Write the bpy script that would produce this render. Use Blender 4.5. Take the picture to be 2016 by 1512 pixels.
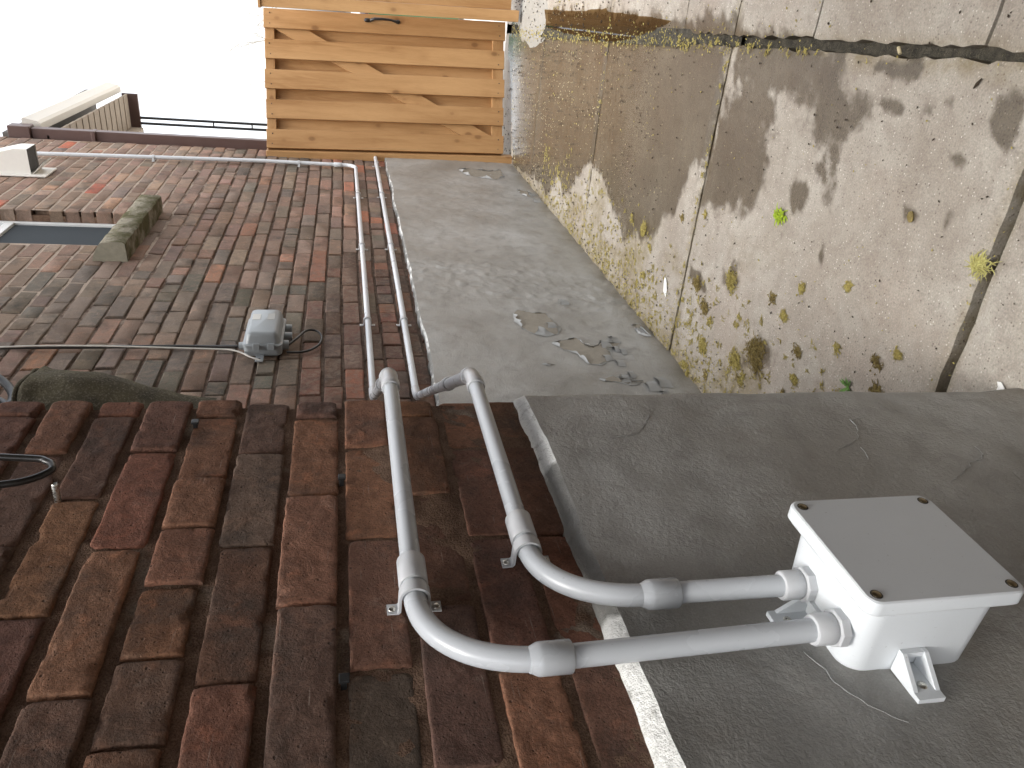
import bpy, bmesh, math, random
from mathutils import Vector, Matrix, noise
random.seed(7)
R=math.radians
S=bpy.context.scene
for o in list(bpy.data.objects): bpy.data.objects.remove(o)

# ------------------------------------------------------------------ camera (phone held sideways)
cam=bpy.data.cameras.new('camera'); camo=bpy.data.objects.new('camera',cam); S.collection.objects.link(camo)
cam.sensor_fit='HORIZONTAL'; cam.sensor_width=36; cam.lens=36*1510/2016; cam.clip_start=.02; cam.clip_end=800
def cam_axes(yaw,pitch,roll):
    cy,sy,cp,sp=math.cos(yaw),math.sin(yaw),math.cos(pitch),math.sin(pitch)
    w=Vector((-sy*cp,cy*cp,-sp)); r=Vector((cy,sy,0)); d=w.cross(r)
    cr,sr=math.cos(roll),math.sin(roll)
    return cr*r+sr*d, -sr*r+cr*d, w
CR_,CD_,CW_=cam_axes(R(28.6),R(12.2),R(.68))
CAM=Vector((0,0,1.25))
m=Matrix.Identity(4)
for i,c in enumerate((CD_,CR_,-CW_)):
    for j in range(3): m[j][i]=c[j]
m.translation=CAM; camo.matrix_world=m; S.camera=camo

# ------------------------------------------------------------------ sky, sun, exposure
W=bpy.data.worlds.new('World'); S.world=W; W.use_nodes=True; nt=W.node_tree; nt.nodes.clear()
SUN_EL,SUN_AZ=52,200
sk=nt.nodes.new('ShaderNodeTexSky'); sk.sky_type='NISHITA'; sk.sun_disc=False
sk.sun_elevation=R(SUN_EL); sk.sun_rotation=R(SUN_AZ); sk.dust_density=4; sk.air_density=1.0; sk.ozone_density=1
hs=nt.nodes.new('ShaderNodeHueSaturation'); hs.inputs['Saturation'].default_value=.22
bg=nt.nodes.new('ShaderNodeBackground'); bg.inputs['Strength'].default_value=.15
wo=nt.nodes.new('ShaderNodeOutputWorld')
nt.links.new(sk.outputs[0],hs.inputs['Color']); nt.links.new(hs.outputs[0],bg.inputs['Color']); nt.links.new(bg.outputs[0],wo.inputs[0])
sl=bpy.data.lights.new('sun','SUN'); sl.energy=.8; sl.angle=R(25); sl.color=(1,.96,.9)
so=bpy.data.objects.new('sun',sl); S.collection.objects.link(so); so.location=(0,-8,9)
# veiled sun high behind the camera
sd=Vector((.02,-.35,1.25)).normalized()
sk.sun_elevation=math.asin(sd.z); sk.sun_rotation=math.atan2(sd.x,sd.y)
so.rotation_euler=sd.to_track_quat('Z','Y').to_euler()
vs=S.view_settings; vs.view_transform='Standard'; vs.look='None'; vs.gamma=1; vs.use_curve_mapping=False; vs.exposure=1.82

# ------------------------------------------------------------------ helpers
WL={}
def wl(o): return WL.get(o.name,Vector((0,0,0))) if o else Vector((0,0,0))
def empty(name,loc,label,cat,group=None):
    o=bpy.data.objects.new(name,None); S.collection.objects.link(o); o.location=loc; o.empty_display_size=.1
    WL[o.name]=Vector(loc); return tag(o,label,cat,group)
def tag(o,label=None,cat=None,group=None,kind=None):
    if label:o['label']=label
    if cat:o['category']=cat
    if group:o['group']=group
    if kind:o['kind']=kind
    return o
def mk(name,V,F,mat,parent=None,smooth=False,sharp=None,col=None,attr=None,mi=None):
    """one mesh object; V in world coordinates; origin goes to the middle of its box"""
    V=[Vector(v) for v in V]
    lo=Vector([min(v[i] for v in V) for i in range(3)]); hi=Vector([max(v[i] for v in V) for i in range(3)])
    c=(lo+hi)/2
    me=bpy.data.meshes.new(name); me.from_pydata([v-c for v in V],[],F); me.update()
    for mt in (mat if isinstance(mat,(list,tuple)) else [mat]): me.materials.append(mt)
    if mi: me.polygons.foreach_set('material_index',mi)
    if smooth:
        me.polygons.foreach_set('use_smooth',[True]*len(me.polygons))
        if sharp: me.set_sharp_from_angle(angle=R(sharp))
    if col is not None:
        a=me.color_attributes.new('bc','FLOAT_COLOR','POINT')
        if isinstance(col[0],(int,float)): col=[col]*len(V)
        a.data.foreach_set('color',[x for q in col for x in (*q,1)])
    if attr is not None:
        for k,vals in attr.items():
            a=me.attributes.new(k,'FLOAT','POINT'); a.data.foreach_set('value',vals)
    o=bpy.data.objects.new(name,me); S.collection.objects.link(o)
    o.parent=parent; o.location=c-wl(parent); WL[o.name]=c
    return o
class MB:
    """collects shapes of ONE part"""
    def __init__(s): s.V=[];s.F=[]
    def add(s,V,F):
        n=len(s.V); s.V+=[Vector(v) for v in V]; s.F+=[tuple(i+n for i in f) for f in F]; return s
    def box(s,lo,hi,bev=0,M=None):
        bm=bmesh.new(); bmesh.ops.create_cube(bm,size=1)
        lo,hi=Vector(lo),Vector(hi)
        for v in bm.verts: v.co=Vector([(lo[i]+hi[i])/2+v.co[i]*(hi[i]-lo[i]) for i in range(3)])
        if bev: bmesh.ops.bevel(bm,geom=bm.edges[:],offset=bev,segments=2,affect='EDGES',profile=.5)
        bm.verts.index_update()
        V=[(M@v.co if M else v.co.copy()) for v in bm.verts]; F=[tuple(v.index for v in f.verts) for f in bm.faces]; bm.free()
        return s.add(V,F)
    def tube(s,P,r,seg=20,cap=True,ref=None):
        P=[Vector(p) for p in P]; rs=r if isinstance(r,(list,tuple)) else [r]*len(P)
        T=[(P[min(i+1,len(P)-1)]-P[max(i-1,0)]) for i in range(len(P))]
        for i in range(len(T)):
            if T[i].length<1e-9: T[i]=T[i-1].copy() if i else Vector((0,0,1))
            T[i].normalize()
        u=Vector(ref) if ref else (Vector((0,0,1)) if abs(T[0].z)<.9 else Vector((1,0,0)))
        V=[];F=[]
        for i,p in enumerate(P):
            u=(u-T[i]*u.dot(T[i])); u.normalize(); w=T[i].cross(u)
            for k in range(seg):
                a=2*math.pi*k/seg; V.append(p+(u*math.cos(a)+w*math.sin(a))*rs[i])
        for i in range(len(P)-1):
            for k in range(seg):
                k2=(k+1)%seg; F.append((i*seg+k,i*seg+k2,(i+1)*seg+k2,(i+1)*seg+k))
        if cap: F.append(tuple(range(seg))[::-1]); F.append(tuple((len(P)-1)*seg+k for k in range(seg)))
        return s.add(V,F)
    def loft(s,loops,cap0=True,cap1=True):
        n=len(loops[0]); V=[p for l in loops for p in l]; F=[]
        for i in range(len(loops)-1):
            for k in range(n):
                k2=(k+1)%n; F.append((i*n+k,i*n+k2,(i+1)*n+k2,(i+1)*n+k))
        if cap0: F.append(tuple(range(n))[::-1])
        if cap1: F.append(tuple((len(loops)-1)*n+k for k in range(n)))
        return s.add(V,F)
    def prism(s,pts,d):
        """planar polygon pts (3D) pushed along vector d"""
        n=len(pts); a=[Vector(p) for p in pts]; b=[p+Vector(d) for p in a]
        return s.add(a+b,[tuple(range(n))[::-1],tuple(range(n,2*n))]+[(i,(i+1)%n,n+(i+1)%n,n+i) for i in range(n)])
    def done(s,name,mat,parent=None,smooth=False,sharp=40,col=None):
        bm=bmesh.new(); vs=[bm.verts.new(v) for v in s.V]
        for f in s.F:
            try: bm.faces.new([vs[i] for i in f])
            except ValueError: pass
        bmesh.ops.recalc_face_normals(bm,faces=bm.faces[:]); bm.verts.index_update()
        V=[v.co.copy() for v in bm.verts]; F=[tuple(v.index for v in f.verts) for f in bm.faces]; bm.free()
        return mk(name,V,F,mat,parent,smooth,sharp,col)
def box(name,lo,hi,mat,parent=None,bev=.002,M=None): return MB().box(lo,hi,bev,M).done(name,mat,parent)
def tube(name,P,r,mat,parent=None,seg=20): return MB().tube(P,r,seg).done(name,mat,parent,True,50)
def arc(c,u,w,r,a0,a1,n=14):
    c,u,w=Vector(c),Vector(u),Vector(w)
    return [c+(u*math.cos(a0+(a1-a0)*i/n)+w*math.sin(a0+(a1-a0)*i/n))*r for i in range(n+1)]
def fbm(x,y,z,o=4): return noise.fractal(Vector((x,y,z)),1.0,2.0,o)
def smooth01(t): t=max(0,min(1,t)); return t*t*(3-2*t)
def inpoly(x,y,p):
    c=False;n=len(p)
    for i in range(n):
        x1,y1=p[i];x2,y2=p[i-1]
        if (y1>y)!=(y2>y) and x<(x2-x1)*(y-y1)/(y2-y1)+x1: c=not c
    return c

# ------------------------------------------------------------------ materials
class G:
    def __init__(s,name,rough=.6,spec=.5,metal=0):
        s.m=bpy.data.materials.new(name); s.m.use_nodes=True; s.t=s.m.node_tree; s.b=s.t.nodes['Principled BSDF']
        s.b.inputs['Roughness'].default_value=rough; s.b.inputs['Metallic'].default_value=metal
        s.b.inputs['Specular IOR Level'].default_value=spec
        s._pos=None
    def n(s,ty,**k):
        nd=s.t.nodes.new('ShaderNode'+ty)
        for a,v in k.items(): setattr(nd,a,v)
        return nd
    def put(s,i,v):
        if hasattr(v,'is_linked') or isinstance(v,bpy.types.NodeSocket): s.t.links.new(v,i)
        else: i.default_value=(*v,1) if isinstance(v,tuple) and len(v)==3 and i.type=='RGBA' else v
    def pos(s,scale=(1,1,1),obj=False,rot=(0,0,0)):
        src=s.n('TexCoord').outputs['Object'] if obj else s.n('NewGeometry').outputs['Position']
        mp=s.n('Mapping'); mp.inputs['Scale'].default_value=scale; mp.inputs['Rotation'].default_value=rot
        s.t.links.new(src,mp.inputs[0]); return mp.outputs[0]
    def rndoff(s,vec,k=37.):
        oi=s.n('ObjectInfo'); ml=s.n('Math',operation='MULTIPLY'); s.t.links.new(oi.outputs['Random'],ml.inputs[0]); ml.inputs[1].default_value=k
        va=s.n('VectorMath',operation='ADD'); s.t.links.new(vec,va.inputs[0]); s.t.links.new(ml.outputs[0],va.inputs[1]); return va.outputs[0]
    def noise(s,scale,detail=4,rough=.55,vec=None,dist=0):
        q=s.n('TexNoise'); q.inputs['Scale'].default_value=scale; q.inputs['Detail'].default_value=detail; q.inputs['Roughness'].default_value=rough; q.inputs['Distortion'].default_value=dist
        s.t.links.new(vec if vec else s.pos(),q.inputs['Vector']); return q.outputs['Fac']
    def vor(s,scale,vec=None,feat='F1',out='Distance',rnd=1):
        q=s.n('TexVoronoi',feature=feat); q.inputs['Scale'].default_value=scale; q.inputs['Randomness'].default_value=rnd
        s.t.links.new(vec if vec else s.pos(),q.inputs['Vector']); return q.outputs[out]
    def ramp(s,f,*st):
        q=s.n('ValToRGB'); e=q.color_ramp.elements
        while len(e)<len(st): e.new(.5)
        for el,(p,c) in zip(e,st): el.position=p; el.color=(*c,1) if isinstance(c,tuple) else (c,c,c,1)
        s.t.links.new(f,q.inputs[0]); return q.outputs[0]
    def rng(s,f,a,b,c=0,d=1):
        q=s.n('MapRange'); s.t.links.new(f,q.inputs[0])
        for i,v in zip((1,2,3,4),(a,b,c,d)): q.inputs[i].default_value=v
        return q.outputs[0]
    def mix(s,f,a,b,mode='MIX'):
        q=s.n('Mix',data_type='RGBA',blend_type=mode); s.put(q.inputs[0],f); s.put(q.inputs[6],a); s.put(q.inputs[7],b); return q.outputs[2]
    def math(s,op,a,b=0.):
        q=s.n('Math',operation=op); s.put(q.inputs[0],a); s.put(q.inputs[1],b); return q.outputs[0]
    def attr(s,name,out='Color'): q=s.n('Attribute'); q.attribute_name=name; return q.outputs[out]
    def bump(s,h,dist=.002,st=1.,nrm=None):
        q=s.n('Bump'); q.inputs['Distance'].default_value=dist; q.inputs['Strength'].default_value=st; s.t.links.new(h,q.inputs['Height'])
        if nrm: s.t.links.new(nrm,q.inputs['Normal'])
        return q.outputs[0]
    def out(s,color=None,rough=None,normal=None):
        if color is not None: s.put(s.b.inputs['Base Color'],color)
        if rough is not None: s.put(s.b.inputs['Roughness'],rough)
        if normal is not None: s.t.links.new(normal,s.b.inputs['Normal'])
        return s.m
def plain(name,c,rough=.5,metal=0,spec=.5,var=.12,sc=40,bump=0):
    g=G(name,rough,spec,metal); f=g.noise(sc,5)
    col=g.mix(f,tuple(x*(1-var) for x in c),tuple(min(1,x*(1+var)) for x in c))
    return g.out(col,g.rng(f,.3,.7,max(.02,rough-.08),rough+.08),g.bump(g.noise(sc*6,3),bump) if bump else None)

def brick_mat():
    g=G('old_brick',.85,.3); bc=g.attr('bc')
    big=g.noise(10,6,.62); mid=g.noise(38,7,.7,dist=.5); fine=g.noise(330,4,.75); blot=g.noise(21,6,.65,dist=.8)
    c=g.mix(g.rng(mid,.36,.66),bc,g.mix(1.,bc,(.60,.58,.56),'MULTIPLY'))
    c=g.mix(g.rng(big,.50,.70),c,g.mix(.66,c,(.050,.046,.040)))
    c=g.mix(g.rng(blot,.56,.70,0,.6),c,g.mix(1.,bc,(1.45,1.25,1.12),'MULTIPLY'))
    dust=g.noise(27,6,.7,g.pos((1,1,.6)))
    c=g.mix(g.rng(dust,.60,.78,0,.42),c,(.32,.25,.20))
    pits=g.rng(g.vor(120),.0,.17,1,0); p2=g.rng(g.vor(47),.0,.10,1,0)
    c=g.mix(g.math('MULTIPLY',g.math('MAXIMUM',pits,p2),.7),c,(.022,.017,.013))
    scr=g.rng(g.noise(60,2,.5,g.pos((1,.25,6),rot=(.35,0,0))),.70,.76,0,.5)
    c=g.mix(scr,c,(.36,.29,.24))
    c=g.mix(1.,c,g.ramp(fine,(.22,.5),(.78,1.5)),'MULTIPLY')
    cv=g.n('NewGeometry').outputs['Pointiness']
    c=g.mix(g.math('MULTIPLY',g.rng(cv,.53,.62),g.rng(mid,.45,.6,0,.5)),c,(.33,.25,.19))
    h=g.math('ADD',g.math('MULTIPLY',mid,1.1),g.math('SUBTRACT',g.math('ADD',g.math('MULTIPLY',fine,.45),g.math('MULTIPLY',blot,.7)),g.math('ADD',g.math('MULTIPLY',pits,.5),p2)))
    return g.out(c,.88,g.bump(h,.0028,.95))
def mortar_mat(name,a,b,pale,lo,hi):
    g=G(name,.95,.2); f=g.noise(30,6,.65); q=g.noise(6,4,.6); s=g.noise(420,3)
    c=g.mix(g.rng(f,.35,.65),a,b); c=g.mix(g.rng(q,lo,hi),c,pale)
    c=g.mix(1.,c,g.ramp(s,(.3,.6),(.75,1.35)),'MULTIPLY')
    return g.out(c,.95,g.bump(g.math('ADD',f,g.math('MULTIPLY',s,.6)),.004,1))
def parge_mat():
    g=G('grey_paint_on_render',.5,.5)
    a=g.noise(2.4,7,.62); b=g.noise(13,6,.65,dist=.7); f=g.noise(120,4,.65,dist=.3); f2=g.noise(380,3,.6); st=g.noise(5,6,.7,g.pos((1,1.4,.8)),dist=.5)
    sw=g.noise(34,3,.5,g.pos((1,.5,2.2),rot=(.5,0,0)),dist=2.2)
    c=g.ramp(a,(.28,(.225,.217,.198)),(.5,(.315,.308,.288)),(.72,(.415,.415,.40)))
    c=g.mix(g.rng(b,.50,.68,0,.55),c,(.20,.195,.18))
    c=g.mix(g.rng(st,.56,.70,0,.55),c,(.215,.195,.165))
    c=g.mix(g.rng(f,.62,.75,0,.35),c,(.42,.42,.41))
    sep=g.n('SeparateXYZ'); g.t.links.new(g.n('NewGeometry').outputs['Position'],sep.inputs[0])
    low=g.rng(g.math('ADD',sep.outputs['Z'],g.rng(b,.2,.8,-.06,.06)),.0,.09,1,0)
    c=g.mix(g.math('MULTIPLY',low,.65),c,(.16,.135,.10))
    c=g.mix(1.,c,g.ramp(f2,(.25,.86),(.75,1.12)),'MULTIPLY')
    h=g.math('ADD',g.math('ADD',g.math('MULTIPLY',f,.55),g.math('MULTIPLY',f2,.22)),g.math('ADD',g.math('MULTIPLY',sw,.10),g.math('MULTIPLY',b,.4)))
    return g.out(c,g.rng(a,.3,.7,.34,.48),g.bump(h,.0045,.8))
def white_mat():
    g=G('white_ledge_paint',.65); f=g.noise(60,5,.65); q=g.noise(14,4)
    c=g.mix(g.rng(f,.55,.72),(.74,.74,.71),(.36,.35,.32)); c=g.mix(g.rng(g.math('ADD',g.attr('paint','Fac'),g.rng(q,.3,.7,-.35,.35)),.35,.6,1,0),c,(.25,.245,.225))
    return g.out(c,.6,g.bump(f,.006,1))
def pvc_mat(name,c=(.50,.525,.55),rough=.26):
    g=G(name,rough,.5); f=g.noise(8,4); sm=g.noise(55,5,.7,g.pos((1,.25,.25)))
    col=g.mix(f,tuple(x*.93 for x in c),tuple(x*1.06 for x in c)); col=g.mix(g.rng(sm,.6,.85,0,.09),col,(.28,.27,.25)); col=g.mix(g.rng(g.noise(240,3,.6),.68,.76,0,.35),col,(.20,.19,.17))
    return g.out(col,g.rng(f,.3,.7,rough-.05,rough+.1),g.bump(g.noise(500,2),.0002,.5))
def wood_mat(name,axis,base=(.44,.250,.106),rot=(0,0,0)):
    g=G(name,.55,.4)
    st=[9,9,9]; st[axis]=.8
    v=g.rndoff(g.pos(tuple(st),True,rot),29.)
    gr=g.noise(4.2,7,.65,v,dist=.8); fi=g.noise(26,4,.6,v); big=g.noise(1.1,3,.5,v)
    oi=g.n('ObjectInfo').outputs['Random']
    d=tuple(x*f for x,f in zip(base,(.68,.60,.5))); l=tuple(x*f for x,f in zip(base,(1.12,1.16,1.22)))
    c=g.mix(g.rng(gr,.33,.68),d,base); c=g.mix(g.rng(big,.35,.7),c,l)
    c=g.mix(g.rng(fi,.5,.75,0,.3),c,d); c=g.mix(1.,c,g.ramp(oi,(0,(.86,.84,.82)),(1,(1.08,1.1,1.12))),'MULTIPLY')
    ks=[8,8,8]; ks[axis]=5.2
    kd=g.vor(1.0,g.rndoff(g.pos(tuple(ks),True,rot),53.)); kn=g.rng(kd,.09,.17,1,0)
    c=g.mix(g.math('MULTIPLY',kn,.62),c,(.11,.045,.018))
    halo=g.rng(kd,.14,.34,1,0); c=g.mix(g.math('MULTIPLY',halo,.28),c,d)
    return g.out(c,.52,g.bump(g.math('ADD',gr,g.math('MULTIPLY',fi,.4)),.0012,.6))
def concrete_mat():
    g=G('aged_concrete',.8,.5); w=g.attr('wet','Fac'); mo=g.attr('moss','Fac')
    n1=g.noise(3.0,6,.6); n2=g.noise(22,6,.65); n3=g.noise(230,4,.7)
    c=g.ramp(n1,(.28,(.25,.213,.172)),(.5,(.322,.289,.243)),(.72,(.395,.368,.32)))
    c=g.mix(g.rng(n2,.45,.72,0,.6),c,(.215,.18,.15))
    c=g.mix(g.rng(g.noise(1.7,5,.6),.52,.66,0,.35),c,(.33,.265,.215))
    ag=g.vor(130); cellc=g.n('TexVoronoi'); cellc.inputs['Scale'].default_value=130; g.t.links.new(g.pos(),cellc.inputs['Vector'])
    hue=g.n('SeparateColor'); g.t.links.new(cellc.outputs['Color'],hue.inputs[0])
    c=g.mix(g.math('MULTIPLY',g.rng(ag,.12,.3,1,0),g.rng(hue.outputs[0],.66,.74)),c,(.56,.52,.46))
    c=g.mix(g.math('MULTIPLY',g.rng(ag,.12,.34,1,0),g.rng(hue.outputs[1],.74,.80,0,.85)),c,(.12,.095,.075))
    c=g.mix(1.,c,g.ramp(n3,(.22,.62),(.78,1.32)),'MULTIPLY')
    # green-brown algae film beside the wall and in the runnels
    c=g.mix(g.math('MULTIPLY',mo,g.rng(n2,.38,.62,.25,.95)),c,(.165,.125,.045))
    we=g.rng(g.math('ADD',w,g.math('ADD',g.rng(n2,.25,.75,-.34,.34),g.rng(n3,.3,.7,-.14,.14))),.30,.74)
    c=g.mix(we,c,g.mix(1.,c,(.36,.325,.27),'MULTIPLY'))
    ro=g.math('ADD',g.math('MULTIPLY',we,-.47),g.rng(n3,.3,.7,.72,.88))
    sh=g.attr('sheen','Fac'); ro=g.math('SUBTRACT',ro,g.math('MULTIPLY',sh,.16))
    h=g.math('ADD',g.math('MULTIPLY',n3,.5),g.math('ADD',n2,g.math('MULTIPLY',g.rng(ag,0,.5,1,0),.35)))
    return g.out(c,ro,g.bump(h,.0022,.8))
def dirt_mat():
    g=G('dark_joint_dirt',.9,.3); a=g.noise(40,5,.7); b=g.noise(200,3)
    c=g.mix(g.rng(a,.35,.7),(.030,.027,.021),(.085,.075,.055)); c=g.mix(g.rng(b,.62,.72,0,.6),c,(.22,.20,.12))
    return g.out(c,.8,g.bump(g.math('ADD',a,b),.006,1))
def leaf_mat(name,c1,c2):
    g=G(name,.75,.3); f=g.noise(90,4); return g.out(g.mix(g.rng(f,.3,.7),c1,c2),.75)

M=dict(brick=brick_mat(),
 mortar_n=mortar_mat('brown_mortar',(.13,.078,.052),(.22,.14,.095),(.36,.31,.25),.60,.74),
 mortar_f=mortar_mat('weathered_mortar',(.09,.065,.05),(.17,.13,.10),(.40,.335,.28),.54,.66),
 parge=parge_mat(), white=white_mat(), concrete=concrete_mat(), dirt=dirt_mat(),
 pvc=pvc_mat('grey_pvc_pipe'), pvc2=pvc_mat('grey_pvc_fitting',(.52,.532,.545),.34), pvcbox=pvc_mat('pale_grey_box_plastic',(.66,.69,.71),.34),
 pvcthin=pvc_mat('pale_pvc_pipe',(.60,.625,.65),.3),
 wood_v=wood_mat('stained_softwood_upright',2), wood_h=wood_mat('stained_softwood_rail',0), wood_d=wood_mat('stained_softwood_brace',2,rot=(0,R(29),0)),
 steel=plain('screw_steel',(.55,.54,.50),.3,1,var=.2,sc=300), brass=plain('brassy_screw',(.30,.25,.16),.35,1,var=.3,sc=300),
 black=plain('black_metal',(.018,.017,.017),.4,0,var=.3), rubber=plain('black_rubber',(.012,.012,.012),.45,0,var=.3),
 cable=plain('dark_cable_sheath',(.022,.020,.018),.35,0,var=.3), whitewire=plain('pale_wire',(.55,.53,.48),.5),
 brown=plain('brown_downspout_paint',(.10,.060,.052),.42,var=.12,sc=12), gutter=plain('off_white_gutter_paint',(.60,.56,.50),.5,var=.1,sc=9),
 oldwood=plain('weathered_porch_wood',(.30,.245,.19),.8,var=.35,sc=25,bump=.003), darkwood=plain('dark_porch_wood',(.055,.045,.04),.8,var=.3,sc=25),
 stone=plain('mossy_sill_stone',(.28,.26,.20),.9,var=.3,sc=60,bump=.004),
 vent=plain('white_vent_plastic',(.72,.70,.65),.5,var=.05), ventdark=plain('vent_inside',(.05,.045,.04),.8),
 nid=plain('grey_utility_plastic',(.30,.325,.34),.42,var=.06,sc=12), nidlab=plain('printed_label',(.62,.62,.58),.5), nidlab2=plain('grey_label',(.36,.36,.34),.5),
 wframe=plain('white_window_vinyl',(.72,.73,.72),.4,var=.04), screen=plain('insect_screen',(.060,.068,.075),.95,spec=.1,var=.1,sc=8),
 moss=leaf_mat('dry_moss',(.27,.21,.075),(.13,.095,.035)), mossy=leaf_mat('yellow_moss',(.42,.36,.12),(.24,.19,.06)), green=leaf_mat('fresh_green',(.12,.24,.05),(.08,.15,.04)), lime=leaf_mat('lime_green',(.40,.52,.04),(.26,.37,.03)),
 straw=leaf_mat('straw',(.52,.50,.20),(.38,.34,.12)), seed=leaf_mat('dark_seed',(.030,.021,.014),(.055,.038,.024)), bit=leaf_mat('pale_bits',(.52,.45,.30),(.40,.34,.20)),
 beige=plain('bare_render',(.29,.262,.215),.9,var=.25,sc=50,bump=.003), flake=plain('paint_flake',(.33,.335,.33),.55,var=.12), whiteflake=plain('white_paint_chip',(.78,.78,.75),.6,var=.06),
 leafbin=plain('green_bin_plastic',(.035,.15,.07),.45), dark=plain('dark_blue_plastic',(.03,.033,.05),.5), cement=plain('pale_cement',(.27,.26,.235),.85,var=.25,sc=12,bump=.003),
 bark=plain('grey_bark',(.30,.28,.25),.9), roofing=plain('roof_felt',(.12,.11,.10),.9,var=.25))
def felt_mat():
    g=G('mossy_canvas',.95,.2); f=g.noise(160,4,.7); b=g.noise(14,5)
    c=g.mix(g.rng(b,.35,.65),(.055,.048,.034),(.105,.092,.058)); c=g.mix(g.rng(f,.5,.72,0,.8),c,(.24,.21,.16))
    return g.out(c,.95,g.bump(f,.004,1))
M['felt']=felt_mat()
def moss_stone():
    g=G('moss_on_stone',.95,.2); f=g.noise(40,5,.7); b=g.noise(11,5)
    c=g.mix(g.rng(b,.40,.58),(.27,.245,.19),(.10,.092,.045)); c=g.mix(g.rng(f,.5,.72,0,.7),c,(.045,.045,.022))
    return g.out(c,.95,g.bump(g.math('ADD',f,b),.012,1))
M['mstone']=moss_stone()
def glass_mat():
    g=G('window_glass',.03,.6); return g.out((.16,.18,.18),.03)
M['glass']=glass_mat()
def water_mat():
    m=bpy.data.materials.new('puddle_water'); m.use_nodes=True; t=m.node_tree; t.nodes.clear()
    o=t.nodes.new('ShaderNodeOutputMaterial'); mx=t.nodes.new('ShaderNodeMixShader'); gl=t.nodes.new('ShaderNodeBsdfGlossy'); tr=t.nodes.new('ShaderNodeBsdfTransparent'); fr=t.nodes.new('ShaderNodeFresnel')
    gl.inputs['Roughness'].default_value=.015; fr.inputs[0].default_value=1.33; tr.inputs[0].default_value=(.55,.46,.33,1)
    t.links.new(fr.outputs[0],mx.inputs[0]); t.links.new(tr.outputs[0],mx.inputs[1]); t.links.new(gl.outputs[0],mx.inputs[2]); t.links.new(mx.outputs[0],o.inputs[0]); return m
M['water']=water_mat()
def far_brick():
    g=G('coursed_brick',.9,.3); q=g.n('TexBrick'); q.inputs['Scale'].default_value=1; q.inputs['Brick Width'].default_value=.215; q.inputs['Row Height'].default_value=.0745; q.inputs['Mortar Size'].default_value=.007
    q.inputs['Color1'].default_value=(.16,.085,.06,1); q.inputs['Color2'].default_value=(.10,.07,.055,1); q.inputs['Mortar'].default_value=(.16,.13,.105,1)
    sep=g.n('SeparateXYZ'); cmb=g.n('CombineXYZ'); g.t.links.new(g.n('NewGeometry').outputs['Position'],sep.inputs[0])
    g.t.links.new(g.math('ADD',sep.outputs['X'],sep.outputs['Y']),cmb.inputs[0]); g.t.links.new(sep.outputs['Z'],cmb.inputs[1]); g.t.links.new(cmb.outputs[0],q.inputs['Vector'])
    return g.out(q.outputs['Color'],.9,g.bump(q.outputs['Fac'],-.006,1))
M['farbrick']=far_brick()

WET=[[(-1.247,5.756),(-1.17,4.844),(-1.224,4.673),(-1.057,4.519),(-1.068,4.209),(-0.842,3.973),(-0.814,3.795),(-0.88,3.503),(-0.99,3.367),(-0.982,3.148),(-0.88,2.936),(-0.814,2.794),(-0.699,2.745),(-0.537,2.63),(-0.487,2.565),(-0.298,2.557),(-0.113,2.631),(-0.046,2.55),(-0.159,5.262),(-0.323,6.4)],[(-0.227,2.513),(-0.328,2.541),(-0.447,2.543),(-0.518,2.549),(-0.651,2.571),(-0.697,2.502),(-0.605,2.338),(-0.56,2.177),(-0.475,2.154),(-0.375,2.186),(-0.325,2.239),(-0.321,2.138),(-0.282,2.158),(-0.223,2.3),(-0.221,2.46)],[(-0.122,2.548),(-0.101,2.08),(-0.094,1.877),(-0.132,1.846),(-0.169,1.895),(-0.187,1.85),(-0.169,1.762),(-0.193,1.729),(-0.237,1.747),(-0.284,1.8),(-0.318,1.903),(-0.299,2.018),(-0.227,1.989),(-0.202,2.096),(-0.209,2.196),(-0.222,2.351),(-0.223,2.477)],[(-0.091,1.792),(-0.073,1.613),(-0.118,1.594),(-0.13,1.645),(-0.128,1.763)],[(-0.174,1.718),(-0.157,1.641),(-0.202,1.612),(-0.21,1.66),(-0.2,1.7)],[(-0.318,1.903),(-0.29,1.831),(-0.357,1.809),(-0.431,1.788),(-0.428,1.852),(-0.367,1.883)],[(-0.438,2.003),(-0.429,1.91),(-0.48,1.89),(-0.528,1.956),(-0.498,2.008)],[(-0.117,1.369),(-0.101,1.315),(-0.156,1.286),(-0.217,1.309),(-0.204,1.34),(-0.18,1.37),(-0.147,1.374)],[(-0.241,1.443),(-0.227,1.404),(-0.253,1.382),(-0.275,1.409),(-0.266,1.437)],[(-0.384,1.526),(-0.372,1.474),(-0.399,1.455),(-0.417,1.495),(-0.409,1.527)],[(-0.364,1.394),(-0.353,1.377),(-0.382,1.364),(-0.386,1.386)],[(-0.575,1.801),(-0.55,1.769),(-0.582,1.759),(-0.597,1.783)],[(-0.82,2.288),(-0.73,2.235),(-0.775,2.165),(-0.847,2.146),(-0.87,2.202)],[(-0.887,2.522),(-0.884,2.407),(-0.926,2.318),(-0.939,2.424),(-0.921,2.505)],[(-1.051,2.032),(-0.943,1.979),(-0.885,1.893),(-0.923,1.849),(-0.994,1.902),(-1.058,1.991)],[(-0.187,1.588),(-0.179,1.573),(-0.199,1.563),(-0.202,1.58)],[(-0.17,1.549),(-0.167,1.53),(-0.185,1.525),(-0.185,1.542)],[(-0.145,1.509),(-0.142,1.487),(-0.166,1.478),(-0.167,1.497)],[(-0.593,1.997),(-0.587,1.977),(-0.615,1.967),(-0.621,1.986)],[(-0.34,6.392),(-0.259,5.213),(-0.202,5.241),(-0.046,2.55),(-0.07,2.363),(-0.083,2.025),(-0.095,2.018),(-0.119,2.512),(-0.136,2.619)],[(-0.083,2.09),(-0.039,1.347),(-0.054,1.339),(-0.066,1.643),(-0.096,2.057)]]
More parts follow.
